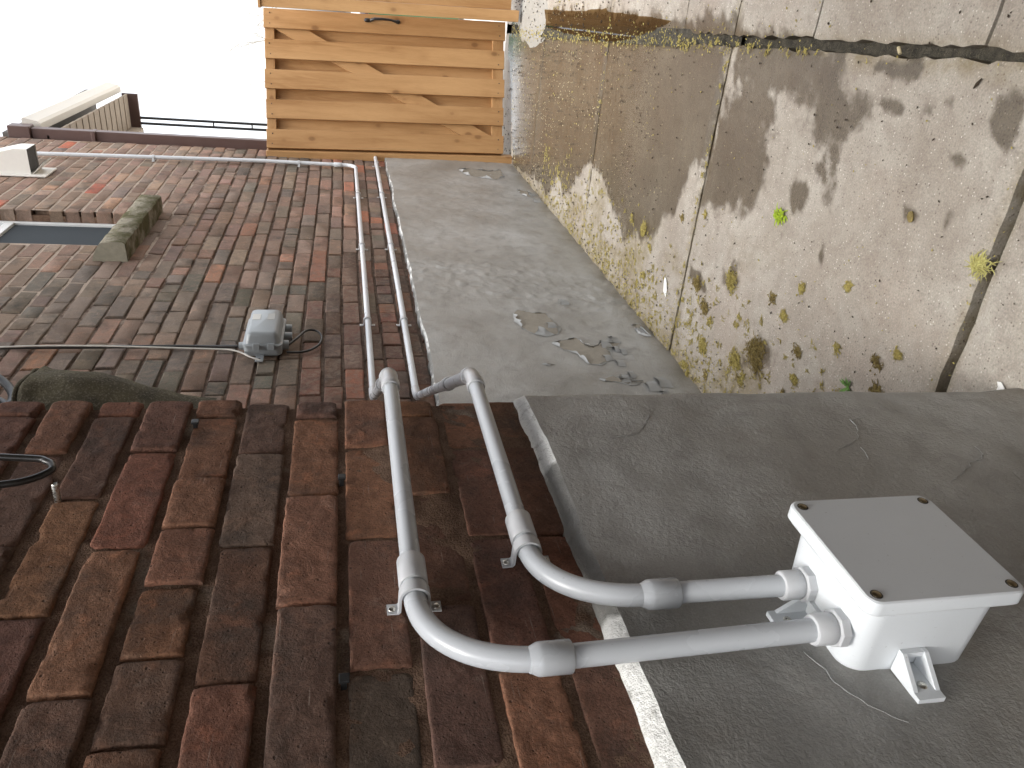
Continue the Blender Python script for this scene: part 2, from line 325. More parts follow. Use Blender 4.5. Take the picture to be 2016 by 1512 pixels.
DRY=[[(-0.12,2.618),(-0.111,2.554),(-0.168,2.544),(-0.216,2.549),(-0.188,2.588)],[(-0.247,2.484),(-0.221,2.405),(-0.249,2.381),(-0.283,2.456),(-0.327,2.481),(-0.348,2.51)],[(-0.573,2.707),(-0.519,2.593),(-0.651,2.571),(-0.808,2.612),(-0.854,2.692),(-0.764,2.764)],[(-0.154,6.177),(-0.126,5.501),(-0.198,5.172),(-0.307,5.262),(-0.361,5.546),(-0.363,5.983)]]
PUD=[[(-0.168,5.215),(-0.141,4.526),(-0.113,3.807),(-0.101,3.331),(-0.1,3.102),(-0.152,3.305),(-0.196,3.544),(-0.224,3.751),(-0.232,4.131),(-0.255,4.58),(-0.261,5.142)]]
MOSS=[(-0.97,1.945,0.054),(-1.049,2.058,0.037),(-1.074,1.989,0.02),(-0.774,1.932,0.023),(-0.806,1.854,0.022),(-0.695,1.812,0.018),(-0.968,2.333,0.029),(-0.82,2.203,0.037),(-0.995,2.275,0.021),(-0.74,1.44,0.017),(-0.69,1.388,0.013),(-0.779,1.589,0.016),(-0.857,1.75,0.022),(-1.104,2.285,0.029),(-1.066,2.918,0.022),(-0.802,1.408,0.02),(-0.882,1.536,0.019),(-0.937,1.723,0.017),(-1.012,1.762,0.021),(-0.933,1.621,0.014),(-0.611,1.626,0.015),(-0.925,2.436,0.026),(-0.897,3.017,0.03),(-0.943,2.918,0.019),(-0.738,2.662,0.017),(-0.684,2.478,0.014),(-0.898,3.169,0.02),(-1.085,2.01,0.013),(-1.237,2.397,0.017),(-1.252,2.365,0.019),(-1.187,2.221,0.014)]
PEEL=[[(2.916,0.559),(2.964,0.53),(2.933,0.471),(2.928,0.418),(2.863,0.403),(2.765,0.389),(2.714,0.417),(2.697,0.465),(2.722,0.511),(2.781,0.549),(2.843,0.562)],[(2.631,0.459),(2.659,0.416),(2.68,0.345),(2.623,0.331),(2.591,0.297),(2.631,0.256),(2.631,0.174),(2.575,0.229),(2.483,0.266),(2.439,0.314),(2.454,0.365),(2.514,0.376),(2.544,0.389),(2.576,0.423)],[(2.328,0.355),(2.354,0.293),(2.319,0.27),(2.318,0.237),(2.31,0.192),(2.278,0.244),(2.306,0.282),(2.314,0.339)],[(2.45,0.544),(2.445,0.495),(2.435,0.521)],[(2.813,0.067),(2.813,0.027),(2.724,0.032),(2.69,0.025),(2.715,0.062)]]
PEEL2=[[(5.525,0.457),(5.552,0.325),(5.52,0.214),(5.564,0.128),(5.352,0.141),(5.262,0.22),(5.295,0.315),(5.353,0.405)],[(5.019,0.119),(4.982,0.066),(4.879,0.017),(4.827,0.076),(4.907,0.118)]]
CRACK=[[(0.986,0.382),(0.978,0.414),(0.956,0.418),(0.942,0.423),(0.919,0.442),(0.903,0.464),(0.893,0.488),(0.883,0.506)],[(0.893,0.452),(0.876,0.454),(0.855,0.461)],[(0.878,0.25),(0.856,0.254),(0.844,0.27),(0.837,0.293),(0.818,0.319),(0.8,0.35),(0.789,0.367)],[(0.512,0.774),(0.498,0.769),(0.481,0.761),(0.468,0.763),(0.455,0.756),(0.446,0.748),(0.437,0.744),(0.428,0.732),(0.42,0.726),(0.411,0.712)],[(1.027,0.759),(1.007,0.767),(0.973,0.788),(0.951,0.806),(0.944,0.819),(0.942,0.838),(0.936,0.861)]]

# ================================================================== GROUND
XL=lambda y:-.058-(y-1.345)*.0668          # left and right rim of the drainage gap
XR=lambda y:-.034-(y-1.350)*.0580
def wetness(x,y):
    s=0
    for dx,dy in ((.006,.004),(.034,.022),(-.032,.026),(.008,-.04)):
        xx=x+dx+.045*fbm(x*7,y*7,3.1); yy=y+dy+.05*fbm(x*7,y*7,9.7)
        v=0
        for p,(a,b,c,d) in WETB:
            qx,qy=(x+dx*.2,y+dy*.2) if b-a<.12 else (xx,yy)
            if a<=qx<=b and c<=qy<=d and inpoly(qx,qy,p): v=1;break
        if v:
            for p in DRY:
                if inpoly(xx,yy,p): v=0;break
        s+=v/4
    return s
WETB=[(p,(min(q[0] for q in p),max(q[0] for q in p),min(q[1] for q in p),max(q[1] for q in p))) for p in WET]
def slab(name,xa,xb,y0,y1,z=0.,res=.026,parent=None,seed=0):
    ny=max(2,int((y1-y0)/res)); nx=max(2,int((xb((y0+y1)/2)-xa((y0+y1)/2))/res))
    V=[];F=[];w=[];mo=[];sh=[]
    e=[0,.006,.016]
    def line(n): 
        t=[i/n for i in range(n+1)]; return t
    for j in range(ny+1):
        for i in range(nx+1):
            y=y0+(y1-y0)*j/ny; x0,x1=xa(y),xb(y); x=x0+(x1-x0)*i/nx
            ed=min(i,nx-i,j,ny-j)
            jx=(.004+(.006 if i==0 or i==nx else 0))*fbm(x*20,y*20,seed) if ed==0 else 0
            zz=z+.0025*fbm(x*3,y*3,seed+5)-(.007 if ed==0 else 0)
            V.append((x+jx,y+jx,zz)); ww=wetness(x,y) if y>1. else 1.; w.append(ww)  # nearest slabs, out of view, set fully wet to cut light bounced upward
            dw=x+1.255
            a=max(0,1-dw/.10)*.9 if 1.2<y<5.7 else 0
            a=max(a,smooth01((fbm(x*4,y*2.4,2.2)-.02)*3)*smooth01(1.2-dw/.6)*.75*(1 if 1.5<y<4.2 else .3))
            a=max(a,max(0,1-abs(XL(y)-x)/.05)*.7,(1-min(abs(y-q) for q in (1.24,2.56,3.86))/.03)*.6)
            mo.append(max(0,min(1,a))); sh.append((smooth01((y-3.0)/.8)+.9*smooth01((y-5.0)/.7))*ww)
    n=nx+1
    for j in range(ny):
        for i in range(nx): F.append((j*n+i,j*n+i+1,(j+1)*n+i+1,(j+1)*n+i))
    ring=[i for i in range(n)]+[j*n+nx for j in range(1,ny+1)]+[ny*n+i for i in range(nx-1,-1,-1)]+[j*n for j in range(ny-1,0,-1)]
    b=len(V)
    for k in ring: V.append((V[k][0],V[k][1],-.06)); w.append(w[k]);mo.append(1);sh.append(0)
    L=len(ring)
    for k in range(L): F.append((ring[k],b+k,b+(k+1)%L,ring[(k+1)%L]))
    return mk(name,V,F,M['concrete'],parent,True,45,attr=dict(wet=w,moss=mo,sheen=sh))
def sheet(name,x0,x1,y0,y1,z,mat,label=None):
    return tag(mk(name,[(x0,y0,z),(x1,y0,z),(x1,y1,z),(x0,y1,z)],[(0,1,2,3)],mat),label or None,kind='structure')
sheet('ground',-300,300,-300,300,-.05,M['dirt'],'dark soil under the slabs and in the open joints')
alley=tag(sheet('alley_paving',-1.5,1.6,-3.5,6.5,-.046,M['dirt']),'worn concrete slab paving of the alley, partly wet',kind='structure')
WALLX=lambda y:-1.30
yb=[-2.7,-1.4,-.08,1.24,2.56,3.86,5.17,6.46]; gp=[.01,.01,.012,.014,.006,.0025,.003,.002]
for k in range(7):
    a,b=yb[k]+gp[k],yb[k+1]-gp[k+1]
    slab('slab',(lambda y:-1.30),(lambda y:XL(y)),a,b,0,.026 if b>.8 else .2,alley,k)
rb=[-2.7,-1.2,.2,1.45,2.085,2.56,2.98,3.9,5.2,6.46]
for k in range(9): slab('slab',(lambda y:XR(y)),(lambda y:.376 if y<2.52 else 1.5),rb[k]+.004,rb[k+1]-.004,.002,.03 if rb[k+1]>1.4 and rb[k]<5.3 else .12,alley,20+k)
def street():
    g=G('street_concrete',.85); f=g.noise(2,6); return g.out(g.mix(f,(.52,.50,.46),(.62,.60,.56)),.85)
sheet('street',-60,60,6.462,120,-.008,street(),'pale street paving beyond the gate')
V=[];F=[]
for i in range(61):
    y=2.55+3.2*i/60; t=smooth01((y-2.55)/.5); V+=[(XL(y)-.012,y,-.03+.033*t),(XR(y)+.012,y,-.03+.033*t)]
F=[(2*i,2*i+1,2*i+3,2*i+2) for i in range(60)]
tag(mk('silt',V,F,M['dirt']),'dark wet silt filling the drainage gap',kind='structure')
# standing water in the drainage gap
p=PUD[0]; cx=sum(q[0] for q in p)/len(p); cy=sum(q[1] for q in p)/len(p); V=[(cx,cy,.0045)]; fine=[]
for i in range(len(p)):
    a,b=Vector(p[i]),Vector(p[(i+1)%len(p)])
    for k in range(14):
        q=a.lerp(b,k/14); d=(q-Vector((cx,cy))).normalized(); q=q+Vector((d.x,0))*.03+d*.03*fbm(q.x*22,q.y*22,1.7); fine.append(q)
V+= [(q.x,q.y,.0045) for q in fine]; n=len(fine)
tag(mk('puddle',V,[(0,1+(i+1)%n,1+i) for i in range(n)],M['water']),'shallow brown puddle along the drainage gap before the gate',kind='structure')

# ================================================================== THE BRICK HOUSE
house=empty('brick_house',(-1.3,3.,0),'old brown brick house with a grey painted base and a projecting pier','house')
def brick(xf,y0,y1,z0,z1,depth,seed,fine,lean=0.,jx=0.):
    """brick whose weathered face looks to +X"""
    L,H=y1-y0,z1-z0
    if fine:
        inn=lambda T,s:[0,.0007,.0018,.0036]+[.0036+(T-.0072)*k/s for k in range(1,s)]+[T-.0036,T-.0018,T-.0007,T]
        ys,zs=inn(L,max(2,int(L/.0042))),inn(H,max(2,int(H/.0042))); r=.0034
    else:
        ys,zs=[0,.004,L*.5,L-.004,L],[0,.004,H-.004,H]; r=.004
    V=[];F=[];ny,nz=len(ys),len(zs); rr=random.Random(seed); ty,tz=rr.uniform(-1,1)*.004,rr.uniform(-1,1)*.03
    s0=seed*3.17
    cut=[(rr.uniform(0,L),rr.choice((0,H)),rr.uniform(.003,.009),rr.uniform(.0012,.0035)) for _ in range(rr.choice((1,2,3,4,5)))] if fine else []
    for y in ys:
        for z in zs:
            d=min(y,L-y,z,H-z); t=max(0,1-d/r); x=-r*(1-math.sqrt(max(0,1-t*t)))*.8
            # worn corner
            cd=math.hypot(min(y,L-y),min(z,H-z)); x-=max(0,.008-cd)*.4
            wob=.0028*fbm(y*28+s0,z*28,s0,3) if fine else .0
            x+=(.0010*fbm(y*12+s0,z*12,s0*.7,4)+.0006*fbm(y*70+s0,z*70,2.,4)-.0012*max(0,fbm(y*45+s0,z*45,s0,3)-.3)) if fine else rr.uniform(-.0007,.0007)
            for cy_,cz_,cr,cdp in cut:
                q=math.hypot((y-cy_)*.6,z-cz_)+.004*fbm(y*80,z*80,s0)
                if q<cr: x-=cdp*smooth01((cr-q)/cr*1.6)
            yy,zz=y,z
            if d<.012:
                if fine:
                    f=1-d/.012
                    if y<.012: yy+=f*(.0010*fbm(z*70,s0,1.))
                    if L-y<.012: yy+=f*.0010*fbm(z*70,s0,4.)
                    if z<.012: zz+=f*(.0010*fbm(y*60,s0,7.)+.0012*fbm(y*14,s0,2.)*.5)
                    if H-z<.012: zz+=f*(.0010*fbm(y*60,s0,11.)+.0012*fbm(y*14,s0,5.)*.5)
                else: yy+=rr.uniform(-.0014,.0014); zz+=rr.uniform(-.0020,.0020)
            V.append((xf+jx+x+ty*(y/L-.5)+tz*.2*(z/H-.5)*H/.065*.02, y0+yy+lean*(z0+zz-1.235), z0+zz))
    for i in range(ny-1):
        for k in range(nz-1): F.append((i*nz+k,(i+1)*nz+k,(i+1)*nz+k+1,i*nz+k+1))
    ring=[i*nz for i in range(ny)]+[(ny-1)*nz+k for k in range(1,nz)]+[i*nz+nz-1 for i in range(ny-2,-1,-1)]+[k for k in range(nz-2,0,-1)]
    b=len(V)
    for q in ring: V.append((xf-depth,V[q][1],V[q][2]))
    n=len(ring)
    for k in range(n): F.append((ring[(k+1)%n],ring[k],b+k,b+(k+1)%n))
    return V,F
def bcol(r,pal,gain=1.):
    c=r.choices([p[1] for p in pal],[p[0] for p in pal])[0]; k=gain*r.uniform(.86,1.14)
    return tuple(x*k*r.uniform(.95,1.05) for x in c)
PN=[(5,(.245,.117,.076)),(4,(.205,.103,.070)),(2,(.31,.148,.086)),(3,(.17,.094,.069))]
# ---- near pier
XN=-.63; LEAN=.027; YE=1.103
J=[1.032,1.106,1.181,1.257,1.333,1.406,1.480,1.551,1.620,1.688]
PER={0:[.96,.755,.545,.33],1:[1.053,.848,.642,.435,.225],2:[.969,.76,.555,.35],3:[1.055,.853,.65,.445,.24],4:[.958,.756,.552,.345],5:[1.059,.898,.796,.694,.589,.488,.385,.28],
 6:[.967,.76,.547,.335],7:[1.063,.861,.656,.45,.24],8:[.966,.771,.56,.35],9:[1.061,.868,.66,.45]}
zl=[.885,.957]+J
while zl[-1]<2.45: zl.append(zl[-1]+.0735)
piw=None
def grid(name,ax,xf,y0,y1,z0,z1,res,fn,mat,parent,skip=None,attr=None,smooth=True):
    ny=max(1,round((y1-y0)/res)); nz=max(1,round((z1-z0)/res)); V=[];F=[];A=[]
    for i in range(ny+1):
        for k in range(nz+1):
            y=y0+(y1-y0)*i/ny; z=z0+(z1-z0)*k/nz; V.append(fn(y,z)); 
            if attr: A.append(attr(y,z))
    for i in range(ny):
        for k in range(nz):
            y=y0+(y1-y0)*(i+.5)/ny; z=z0+(z1-z0)*(k+.5)/nz
            if skip and skip(y,z): continue
            F.append((i*(nz+1)+k,(i+1)*(nz+1)+k,(i+1)*(nz+1)+k+1,i*(nz+1)+k+1))
    return mk(name,V,F,mat,parent,smooth,attr={attr.__name__:A} if attr else None)
pier=grid('pier_wall',0,XN,-.9,YE-.012,.9,2.5,.009,lambda y,z:(XN-.0022-.0036*smooth01((z-1.12)/.2)+.003*fbm(y*22,z*22,1.3,5)+.0015*fbm(y*90,z*90,4.,3),y+LEAN*(z-1.235),z),M['mortar_n'],house)
tag(pier,'projecting brick pier wall in the foreground with deep brown joints')
cz=[]
MB().box((-1.26,-.9,.0),(XN-.026,YE-.035,2.5)).done('pier_core',M['mortar_n'],house)
MB().box((-1.26,-.9,2.505),(XN,YE,6.2)).done('pier_upper_wall',M['farbrick'],house)
nb=0
COLN={(6,3):(.30,.15,.08)}
for k in range(len(zl)-1):
    kk=k-2; z0,z1=zl[k]+.0062,zl[k+1]-.0062
    rr=random.Random(100+k)
    ps=PER.get(kk)
    if ps is None: ps=[(.96 if k%2 else 1.06)-.2*i+rr.uniform(-.01,.01) for i in range(5)]
    ps=list(ps)
    while ps[-1]>-.5: ps.append(ps[-1]-.205)
    ed=[YE+.003]+ps
    for i in range(len(ed)-1):
        a,b=ed[i+1]+.0030,ed[i]-.0030
        if b<.12: break
        near=z1<1.95 and b>.3
        V,F=brick(XN,a+LEAN*0,b,z0+rr.uniform(-.0025,.0025),z1+rr.uniform(-.0025,.0025),.1,1000+k*31+i,near,LEAN,rr.uniform(-.003,.003))
        c=bcol(rr,PN)
        if kk==5: c=bcol(rr,[(3,(.285,.145,.085)),(2,(.235,.115,.07)),(1,(.16,.095,.065))])
        if (kk,i) in ((8,2),): c=(.15,.09,.065)
        if (kk,i)==(1,4) or (kk,i)==(2,3): c=(.13,.095,.07)
        if (kk,i)==(4,1): c=(.20,.135,.10)
        if (kk,i)==(7,2): c=(.30,.155,.085)
        mk('brick',V,F,M['brick'],pier,True,35,col=c); nb+=1
# ---- set-back side wall
XF=-1.285; YF=5.985; WY0,WY1,WZ0=3.765,4.292,2.335
inwin=lambda y,z:WY0<y<WY1 and z>WZ0
def pale(y,z): return smooth01((z-1.55)/1.1+.25*fbm(y*3,z*3,2))*smooth01((y-1.6)/2.2)
def fmort(y,z):
    dp=.010-.0075*pale(y,z)+.0035*fbm(y*18,z*18,3.,4); return (XF-max(.0042,dp),y,z)
gm=G('pointing_mortar',.95,.2); f_=gm.noise(30,6,.65); s_=gm.noise(400,3); pa=gm.attr('pale','Fac')
cm=gm.mix(gm.rng(f_,.35,.65),(.10,.068,.052),(.20,.145,.11)); cm=gm.mix(gm.rng(gm.math('ADD',pa,gm.rng(gm.noise(7,5,.7),.3,.7,-.45,.45)),.35,.75),cm,(.46,.37,.30))
M['mortar_f']=gm.out(gm.mix(1.,cm,gm.ramp(s_,(.3,.7),(.75,1.25)),'MULTIPLY'),.95,gm.bump(gm.math('ADD',f_,s_),.004,1))
side=grid('side_wall',0,XF,.95,YF-.003,.90,3.72,.028,fmort,M['mortar_f'],house,inwin,pale)
tag(side,'set-back side wall of uneven dark brown bricks')
core=MB().box((-1.62,.9,0),(XF-.03,WY0-.002,3.72)).box((-1.62,WY1+.002,0),(XF-.03,YF-.004,3.72)).box((-1.62,WY0-.0015,0),(XF-.03,WY1+.0015,WZ0-.03))
core.done('wall_core',M['mortar_n'],house)
MB().box((-5,.9,3.725),(XF,YF,6.4)).done('upper_wall',M['farbrick'],house)
MB().box((-5,YF-.3,-.02),(-1.63,YF-.001,3.72)).done('front_wall',M['farbrick'],house)
PF=[(5,(.235,.15,.112)),(4,(.20,.132,.10)),(3,(.175,.13,.102)),(1.5,(.155,.125,.10)),(2,(.25,.155,.113)),(.25,(.31,.155,.10)),(1,(.27,.20,.15))]
jobs=[]; z=1.032-2*.0747; k=0
zf=[]
rz=random.Random(5)
while z<3.72: zf.append(z+rz.uniform(-.003,.003)); z+=.0747
for k in range(len(zf)-1):
    z0,z1=zf[k],zf[k+1]; rr=random.Random(500+k)
    head=(k%6==2); y=1.0+(.105 if k%2 else 0)+rr.uniform(-.02,.02)
    wav=lambda y,zz:.006*math.sin(y*1.7+zz*2)+.004*fbm(y*1.1,zz*3,8.)
    while y<YF:
        L=(.1 if head or rr.random()<.12 else .208)*rr.uniform(.94,1.05); a,b=y,min(y+L,YF); y+=L+rr.uniform(.004,.007)
        if b-a<.03: continue
        zc=(z0+z1)/2
        if z1>WZ0 and b>WY0 and a<WY1:
            if zc<WZ0: pass
            elif a<WY0-.04: b=WY0
            elif b>WY1+.04: a=WY1
            else: continue
        w0=wav((a+b)/2,z0)
        if z1<.93: continue
        cl=fbm((a+b)*.9,zc*1.2,6.6,3)
        pal=PF
        if cl>.18: pal=[(4,(.135,.115,.092)),(3,(.165,.125,.098)),(2,(.20,.14,.105))]
        if zc>2.0 and a>3.8: pal=[(4,(.27,.18,.135)),(3,(.23,.155,.12)),(2,(.20,.15,.12)),(.6,(.31,.18,.125)),(.12,(.42,.13,.08))]
        if zc<1.45 and a>4.0: pal=[(3,(.27,.16,.115)),(.8,(.40,.16,.10)),(3,(.22,.15,.115)),(2,(.17,.13,.105))]
        if zc<1.4 and a<3.6: pal=[(4,(.16,.085,.06)),(3,(.12,.07,.052)),(2,(.12,.085,.065)),(.6,(.24,.11,.07))]
        c=bcol(rr,pal,1.12); gap=rr.uniform(.0038,.0068)
        V,F=brick(XF,a,b,max(.90,z0+gap+w0),z1-gap+w0,.10,9000+k*57+int(a*31),False,0,rr.uniform(-.004,.004) if zc<2.2 else rr.uniform(-.002,.002))
        P=Vector((XF,(a+b)/2,zc))-CAM; dpt=P.dot(CW_); u,v=P.dot(CR_)/dpt*1510,P.dot(CD_)/dpt*1510
        vis=abs(u)<756 and abs(v)<1008 and u>-60
        jobs.append(((b-a)*abs(P.x)/P.length**3 if vis else -1/P.length,V,F,c))
jobs.sort(key=lambda j:-j[0])
NI=300-nb
for sc,V,F,c in jobs[:NI]: mk('brick',V,F,M['brick'],side,True,35,col=c)
V=[];F=[];C=[]
for sc,v,f,c in jobs[NI:]:
    n=len(V); V+=v; F+=[tuple(i+n for i in q) for q in f]; C+=[c]*len(v)
tag(mk('brickwork',V,F,M['brick'],side,True,35,col=C),'smaller distant bricks of the side wall',kind='stuff')

# ---- painted render base, near pier: face, rounded corner, return
def prof(s,z):
    """s runs along the face towards the corner, then back along the return"""
    t=.021+.004*fbm(s*3,z*3,5.); r=.03
    y=YE+LEAN*(z-1.235)+.006; xo=XN+t+.012*smooth01((.10-z)/.12)
    sc=y+t*.3-r
    bul=.0035*fbm(s*5,z*5,12.,4)+.0012*fbm(s*26,z*26,3.,4)
    if s<sc: return (xo+bul,s,z)
    a=(s-sc)/r
    if a<math.pi/2: return (xo-r+(r+bul)*math.cos(a),sc+(r+bul)*math.sin(a),z)
    return (xo-r-(s-sc-r*math.pi/2),sc+r+bul,z)
np_=MB(); ss=[-.9+i*.05 for i in range(17)]+[-.05+i*.014 for i in range(1,78)]; ss=[s for s in ss if s<1.03]+[1.03+i*.0045 for i in range(22)]+[1.13+.03*i for i in range(20)]
zz=[-.05]+[i*.0135 for i in range(0,71)]+[.957]
V=[];F=[]; nz=len(zz)
for s in ss:
    for z in zz: V.append(prof(s,z+(.006*fbm(s*6,2.,2.) if z>.95 else 0)))
for i in range(len(ss)-1):
    for k in range(nz-1): F.append((i*nz+k,(i+1)*nz+k,(i+1)*nz+k+1,i*nz+k+1))
nbase=mk('painted_base',V,F,M['parge'],house,True); tag(nbase,'smooth warm grey painted base of the near pier')
# sloping white top ledge
V=[];F=[];st=5;PT=[]
for i,s in enumerate(ss):
    a=Vector(prof(s,.957+.006*fbm(s*6,2.,2.)))
    yc=YE-.008
    inner=Vector((XN-.004,s,0)) if s<1.06 else (Vector((XN-.004-max(0,(s-1.10))*1,min(s,yc+.004),0)))
    wid=.9+.1*fbm(s*9,1.,1.)
    inner.z=.976+.004*fbm(s*14,3.,7.)
    for q in range(st+1):
        t=q/st; pnt=a.lerp(inner,t); pnt.z+=.0035*math.sin(t*math.pi)+.0025*fbm(s*40,t*4,5.)*math.sin(t*math.pi); V.append(pnt); PT.append(1.3*smooth01((s-.80)/.16)+1.3*smooth01((.61-s)/.05))
for i in range(len(ss)-1):
    for q in range(st): F.append((i*(st+1)+q,(i+1)*(st+1)+q,(i+1)*(st+1)+q+1,i*(st+1)+q+1))
tag(mk('base_ledge',V,F,M['white'],nbase,True,attr=dict(paint=PT)),'rough white painted top edge of the grey base')
for cr in CRACK:
    pts=[]
    for i in range(len(cr)-1):
        a,b=Vector((0,*cr[i])),Vector((0,*cr[i+1]))
        for k in range(6):
            q=a.lerp(b,k/6); w=.0022*fbm(q.y*90,q.z*90,1.); P=Vector(prof(q.y,q.z)); pts.append(P+Vector((.0006,w,w)))
    mb=MB(); mb.tube(pts,[.0007*(.4+abs(fbm(i*.4,1,1))) for i in range(len(pts))],5); mb.done('crack',M['flake'],nbase,True)
# ---- painted render base, side wall
XB=-1.255
def fbase(y,z):
    rough=smooth01(1-abs(y-3.25-.35*(z-.4))/.45)
    b=.004*fbm(y*2.5,z*2.5,4.,4)+.0018*fbm(y*14,z*14,2.,4)+(.25+rough)*.0060*max(0,fbm(y*24,z*24,6.,5))+(.3+rough)*.0022*fbm(y*60,z*60,2.,3)+.010*smooth01((.06-z)/.1)*fbm(y*9,z*9,1.)
    return (XB+b,y,z)
ytop=lambda y:.948+.010*fbm(y*2.5,1.,3.,4)
V=[];F=[];ny=460;nz=92
for i in range(ny+1):
    y=1.0+(5.98-1.0)*i/ny
    for k in range(nz+1): V.append(fbase(y,-.05+(ytop(y)+.05)*k/nz))
for i in range(ny):
    for k in range(nz): F.append((i*(nz+1)+k,(i+1)*(nz+1)+k,(i+1)*(nz+1)+k+1,i*(nz+1)+k+1))
fb=mk('painted_base',V,F,M['parge'],house,True); tag(fb,'peeling grey painted base of the set-back wall')
V=[];F=[]
for i in range(ny+1):
    y=1.0+4.98*i/ny; a=Vector(fbase(y,ytop(y))); w=.006+.006*fbm(y*16,4.,2.,4)
    V+=[a,a+Vector((-.006,0,.004+w*.5)),Vector((XF-.012,y,ytop(y)+w+.014*max(0,fbm(y*7,2.,2.))))]
for i in range(ny):
    for q in range(2): F.append((i*3+q,i*3+3+q,i*3+4+q,i*3+1+q))
tag(mk('base_ledge',V,F,M['white'],fb,True,attr=dict(paint=[.42+.25*fbm(v[1]*5,2.,2.) for v in V])),'thin pale mortar edge above the peeling base')
# peeled spots: bare render with curled paint along the rim
for pi,poly in enumerate(PEEL+PEEL2):
    P=[Vector((0,*q)) for q in poly]; rim=[]
    for i in range(len(P)):
        a,b=P[i],P[(i+1)%len(P)]; n=max(2,int((b-a).length/.012))
        for k in range(n):
            q=a.lerp(b,k/n); rim.append(q+Vector((0,.007*fbm(q.y*60,q.z*60,1.),.007*fbm(q.y*60,q.z*60,8.))))
    c=sum(rim,Vector())/len(rim); n=len(rim)
    V=[(fbase(c.y,c.z)[0]+.0016,c.y,c.z)]+[(fbase(q.y,q.z)[0]+.0014,q.y,q.z) for q in rim]
    # subdivide fan once
    mid=[c.lerp(q,.55) for q in rim]; o=1+n; V+=[(fbase(q.y,q.z)[0]+.0018,q.y,q.z) for q in mid]
    F=[(0,o+i,o+(i+1)%n) for i in range(n)]+[(o+i,1+i,1+(i+1)%n,o+(i+1)%n) for i in range(n)]
    sp=mk('peeled_spot',V,F,M['beige'],fb,True)
    V=[];F=[]; rr=random.Random(pi)
    for i,q in enumerate(rim):
        d=(c-q).normalized(); u=max(0,fbm(i*.16,pi*3.,1.)+.12); x0=fbase(q.y,q.z)[0]; w=.003+.045*u
        for t in (0,.33,.66,1.):
            e=q-d*.004+d*w*t; V.append(Vector((x0+.0022+.026*u*t*t+.0015*fbm(i*.7,t*3,pi),e.y+.004*fbm(i*.9,t,2.)*t,e.z+.004*fbm(i*.9,t,5.)*t)))
    for i in range(n):
        a,b=i*4,((i+1)%n)*4
        for k in range(3): F.append((a+k,b+k,b+k+1,a+k+1))
    mk('paint_curl',V,F,M['flake'],sp,True,60)
# loose flakes low on the wall
for q,(y,z) in enumerate([(2.27,.17),(2.22,.14),(2.3,.12),(2.55,.19),(2.75,.05),(3.05,.30),(2.62,.24),(2.5,.27),(2.57,.21),(2.46,.23),(2.66,.19),(2.8,.42),(2.33,.26),(2.36,.22),(4.9,.05),(4.75,.04)]):
    rr=random.Random(q); x=fbase(y,z)[0]; V=[];s=rr.uniform(.018,.04)
    for i in range(5):
        for k in range(3):
            a=(i/4-.5); V.append((x+.002+.012*(1-4*a*a)*(.4+k*.4)*rr.uniform(.6,1.2),y+a*s*2+.006*rr.uniform(-1,1),z+(k-1)*s*.6+.005*rr.uniform(-1,1)))
    F=[(i*3+k,i*3+3+k,i*3+4+k,i*3+1+k) for i in range(4) for k in range(2)]
    mk('paint_flake',V,F,M['flake'],fb,True)
# ---- window with mossy stone sill
wx=-1.352
win=mk('window',[(wx-.02,WY0,WZ0-.03),(wx-.02,WY1,WZ0-.03),(wx-.02,WY1,3.72),(wx-.02,WY0,3.72)],[(0,1,2,3)],M['glass'],house); tag(win,'narrow side window with a dark insect screen')
fr=MB()
fr.box((wx-.018,WY1-.030,WZ0-.02),(wx+.006,WY1-.002,3.70),.002).box((wx-.018,WY0+.002,WZ0-.02),(wx+.006,WY0+.030,3.70),.002).box((wx-.018,WY0+.03,WZ0-.02),(wx+.006,WY1-.03,WZ0+.02),.002)
fr.done('window_frame',M['wframe'],win)
box('meeting_rail',(wx-.018,WY0+.031,2.905),(wx+.008,WY1-.031,2.945),M['wframe'],win)
mk('insect_screen',[(wx-.006,WY0+.03,WZ0+.02),(wx-.006,WY1-.03,WZ0+.02),(wx-.006,WY1-.03,2.905),(wx-.006,WY0+.03,2.905)],[(0,1,2,3)],M['screen'],win)
V=[];F=[];ny=34
prf=[(-1.36,2.300),(-1.36,2.352),(-1.30,2.350),(-1.262,2.342),(-1.230,2.326),(-1.206,2.310),(-1.198,2.300),(-1.195,2.262),(-1.196,2.214),(-1.203,2.204),(-1.255,2.202),(-1.295,2.202)]
for i in range(ny+1):
    y=3.545+(4.345-3.545)*i/ny
    for x,z in prf:
        e=.005*fbm(y*22,z*22+x*9,3.,4); V.append((x+(e if x>-1.29 else 0),y+(.006*fbm(x*30,z*30,1.) if i in (0,ny) else 0),z+e*.7))
n=len(prf)
for i in range(ny):
    for k in range(n): F.append((i*n+k,i*n+(k+1)%n,(i+1)*n+(k+1)%n,(i+1)*n+k))
F+= [tuple(range(n))[::-1],tuple(ny*n+k for k in range(n))]
tag(mk('window_sill',V,F,[M['mstone'],M['stone']],win,True,50,mi=[0]*(len(F)-2)+[1,1]),'rough stone sill under the window, dark with moss')

# ---- assumed garage, unseen to the right, added to shade the near pier and box lid
nh=empty('assumed_garage',(1.6,-2,0),'assumed dark garage out of view across the alley, added to shade the near pier','garage')
MB().box((.38,-1.2,-.02),(3.4,2.5,3.8)).done('wall',plain('warm_bounce_brown',(.085,.055,.038),.85,var=.2),nh)  # added shade block; dark warm brown chosen to tint the bounced light
MB().box((.34,-1.3,3.805),(3.5,2.6,3.92)).done('roof',M['roofing'],nh)

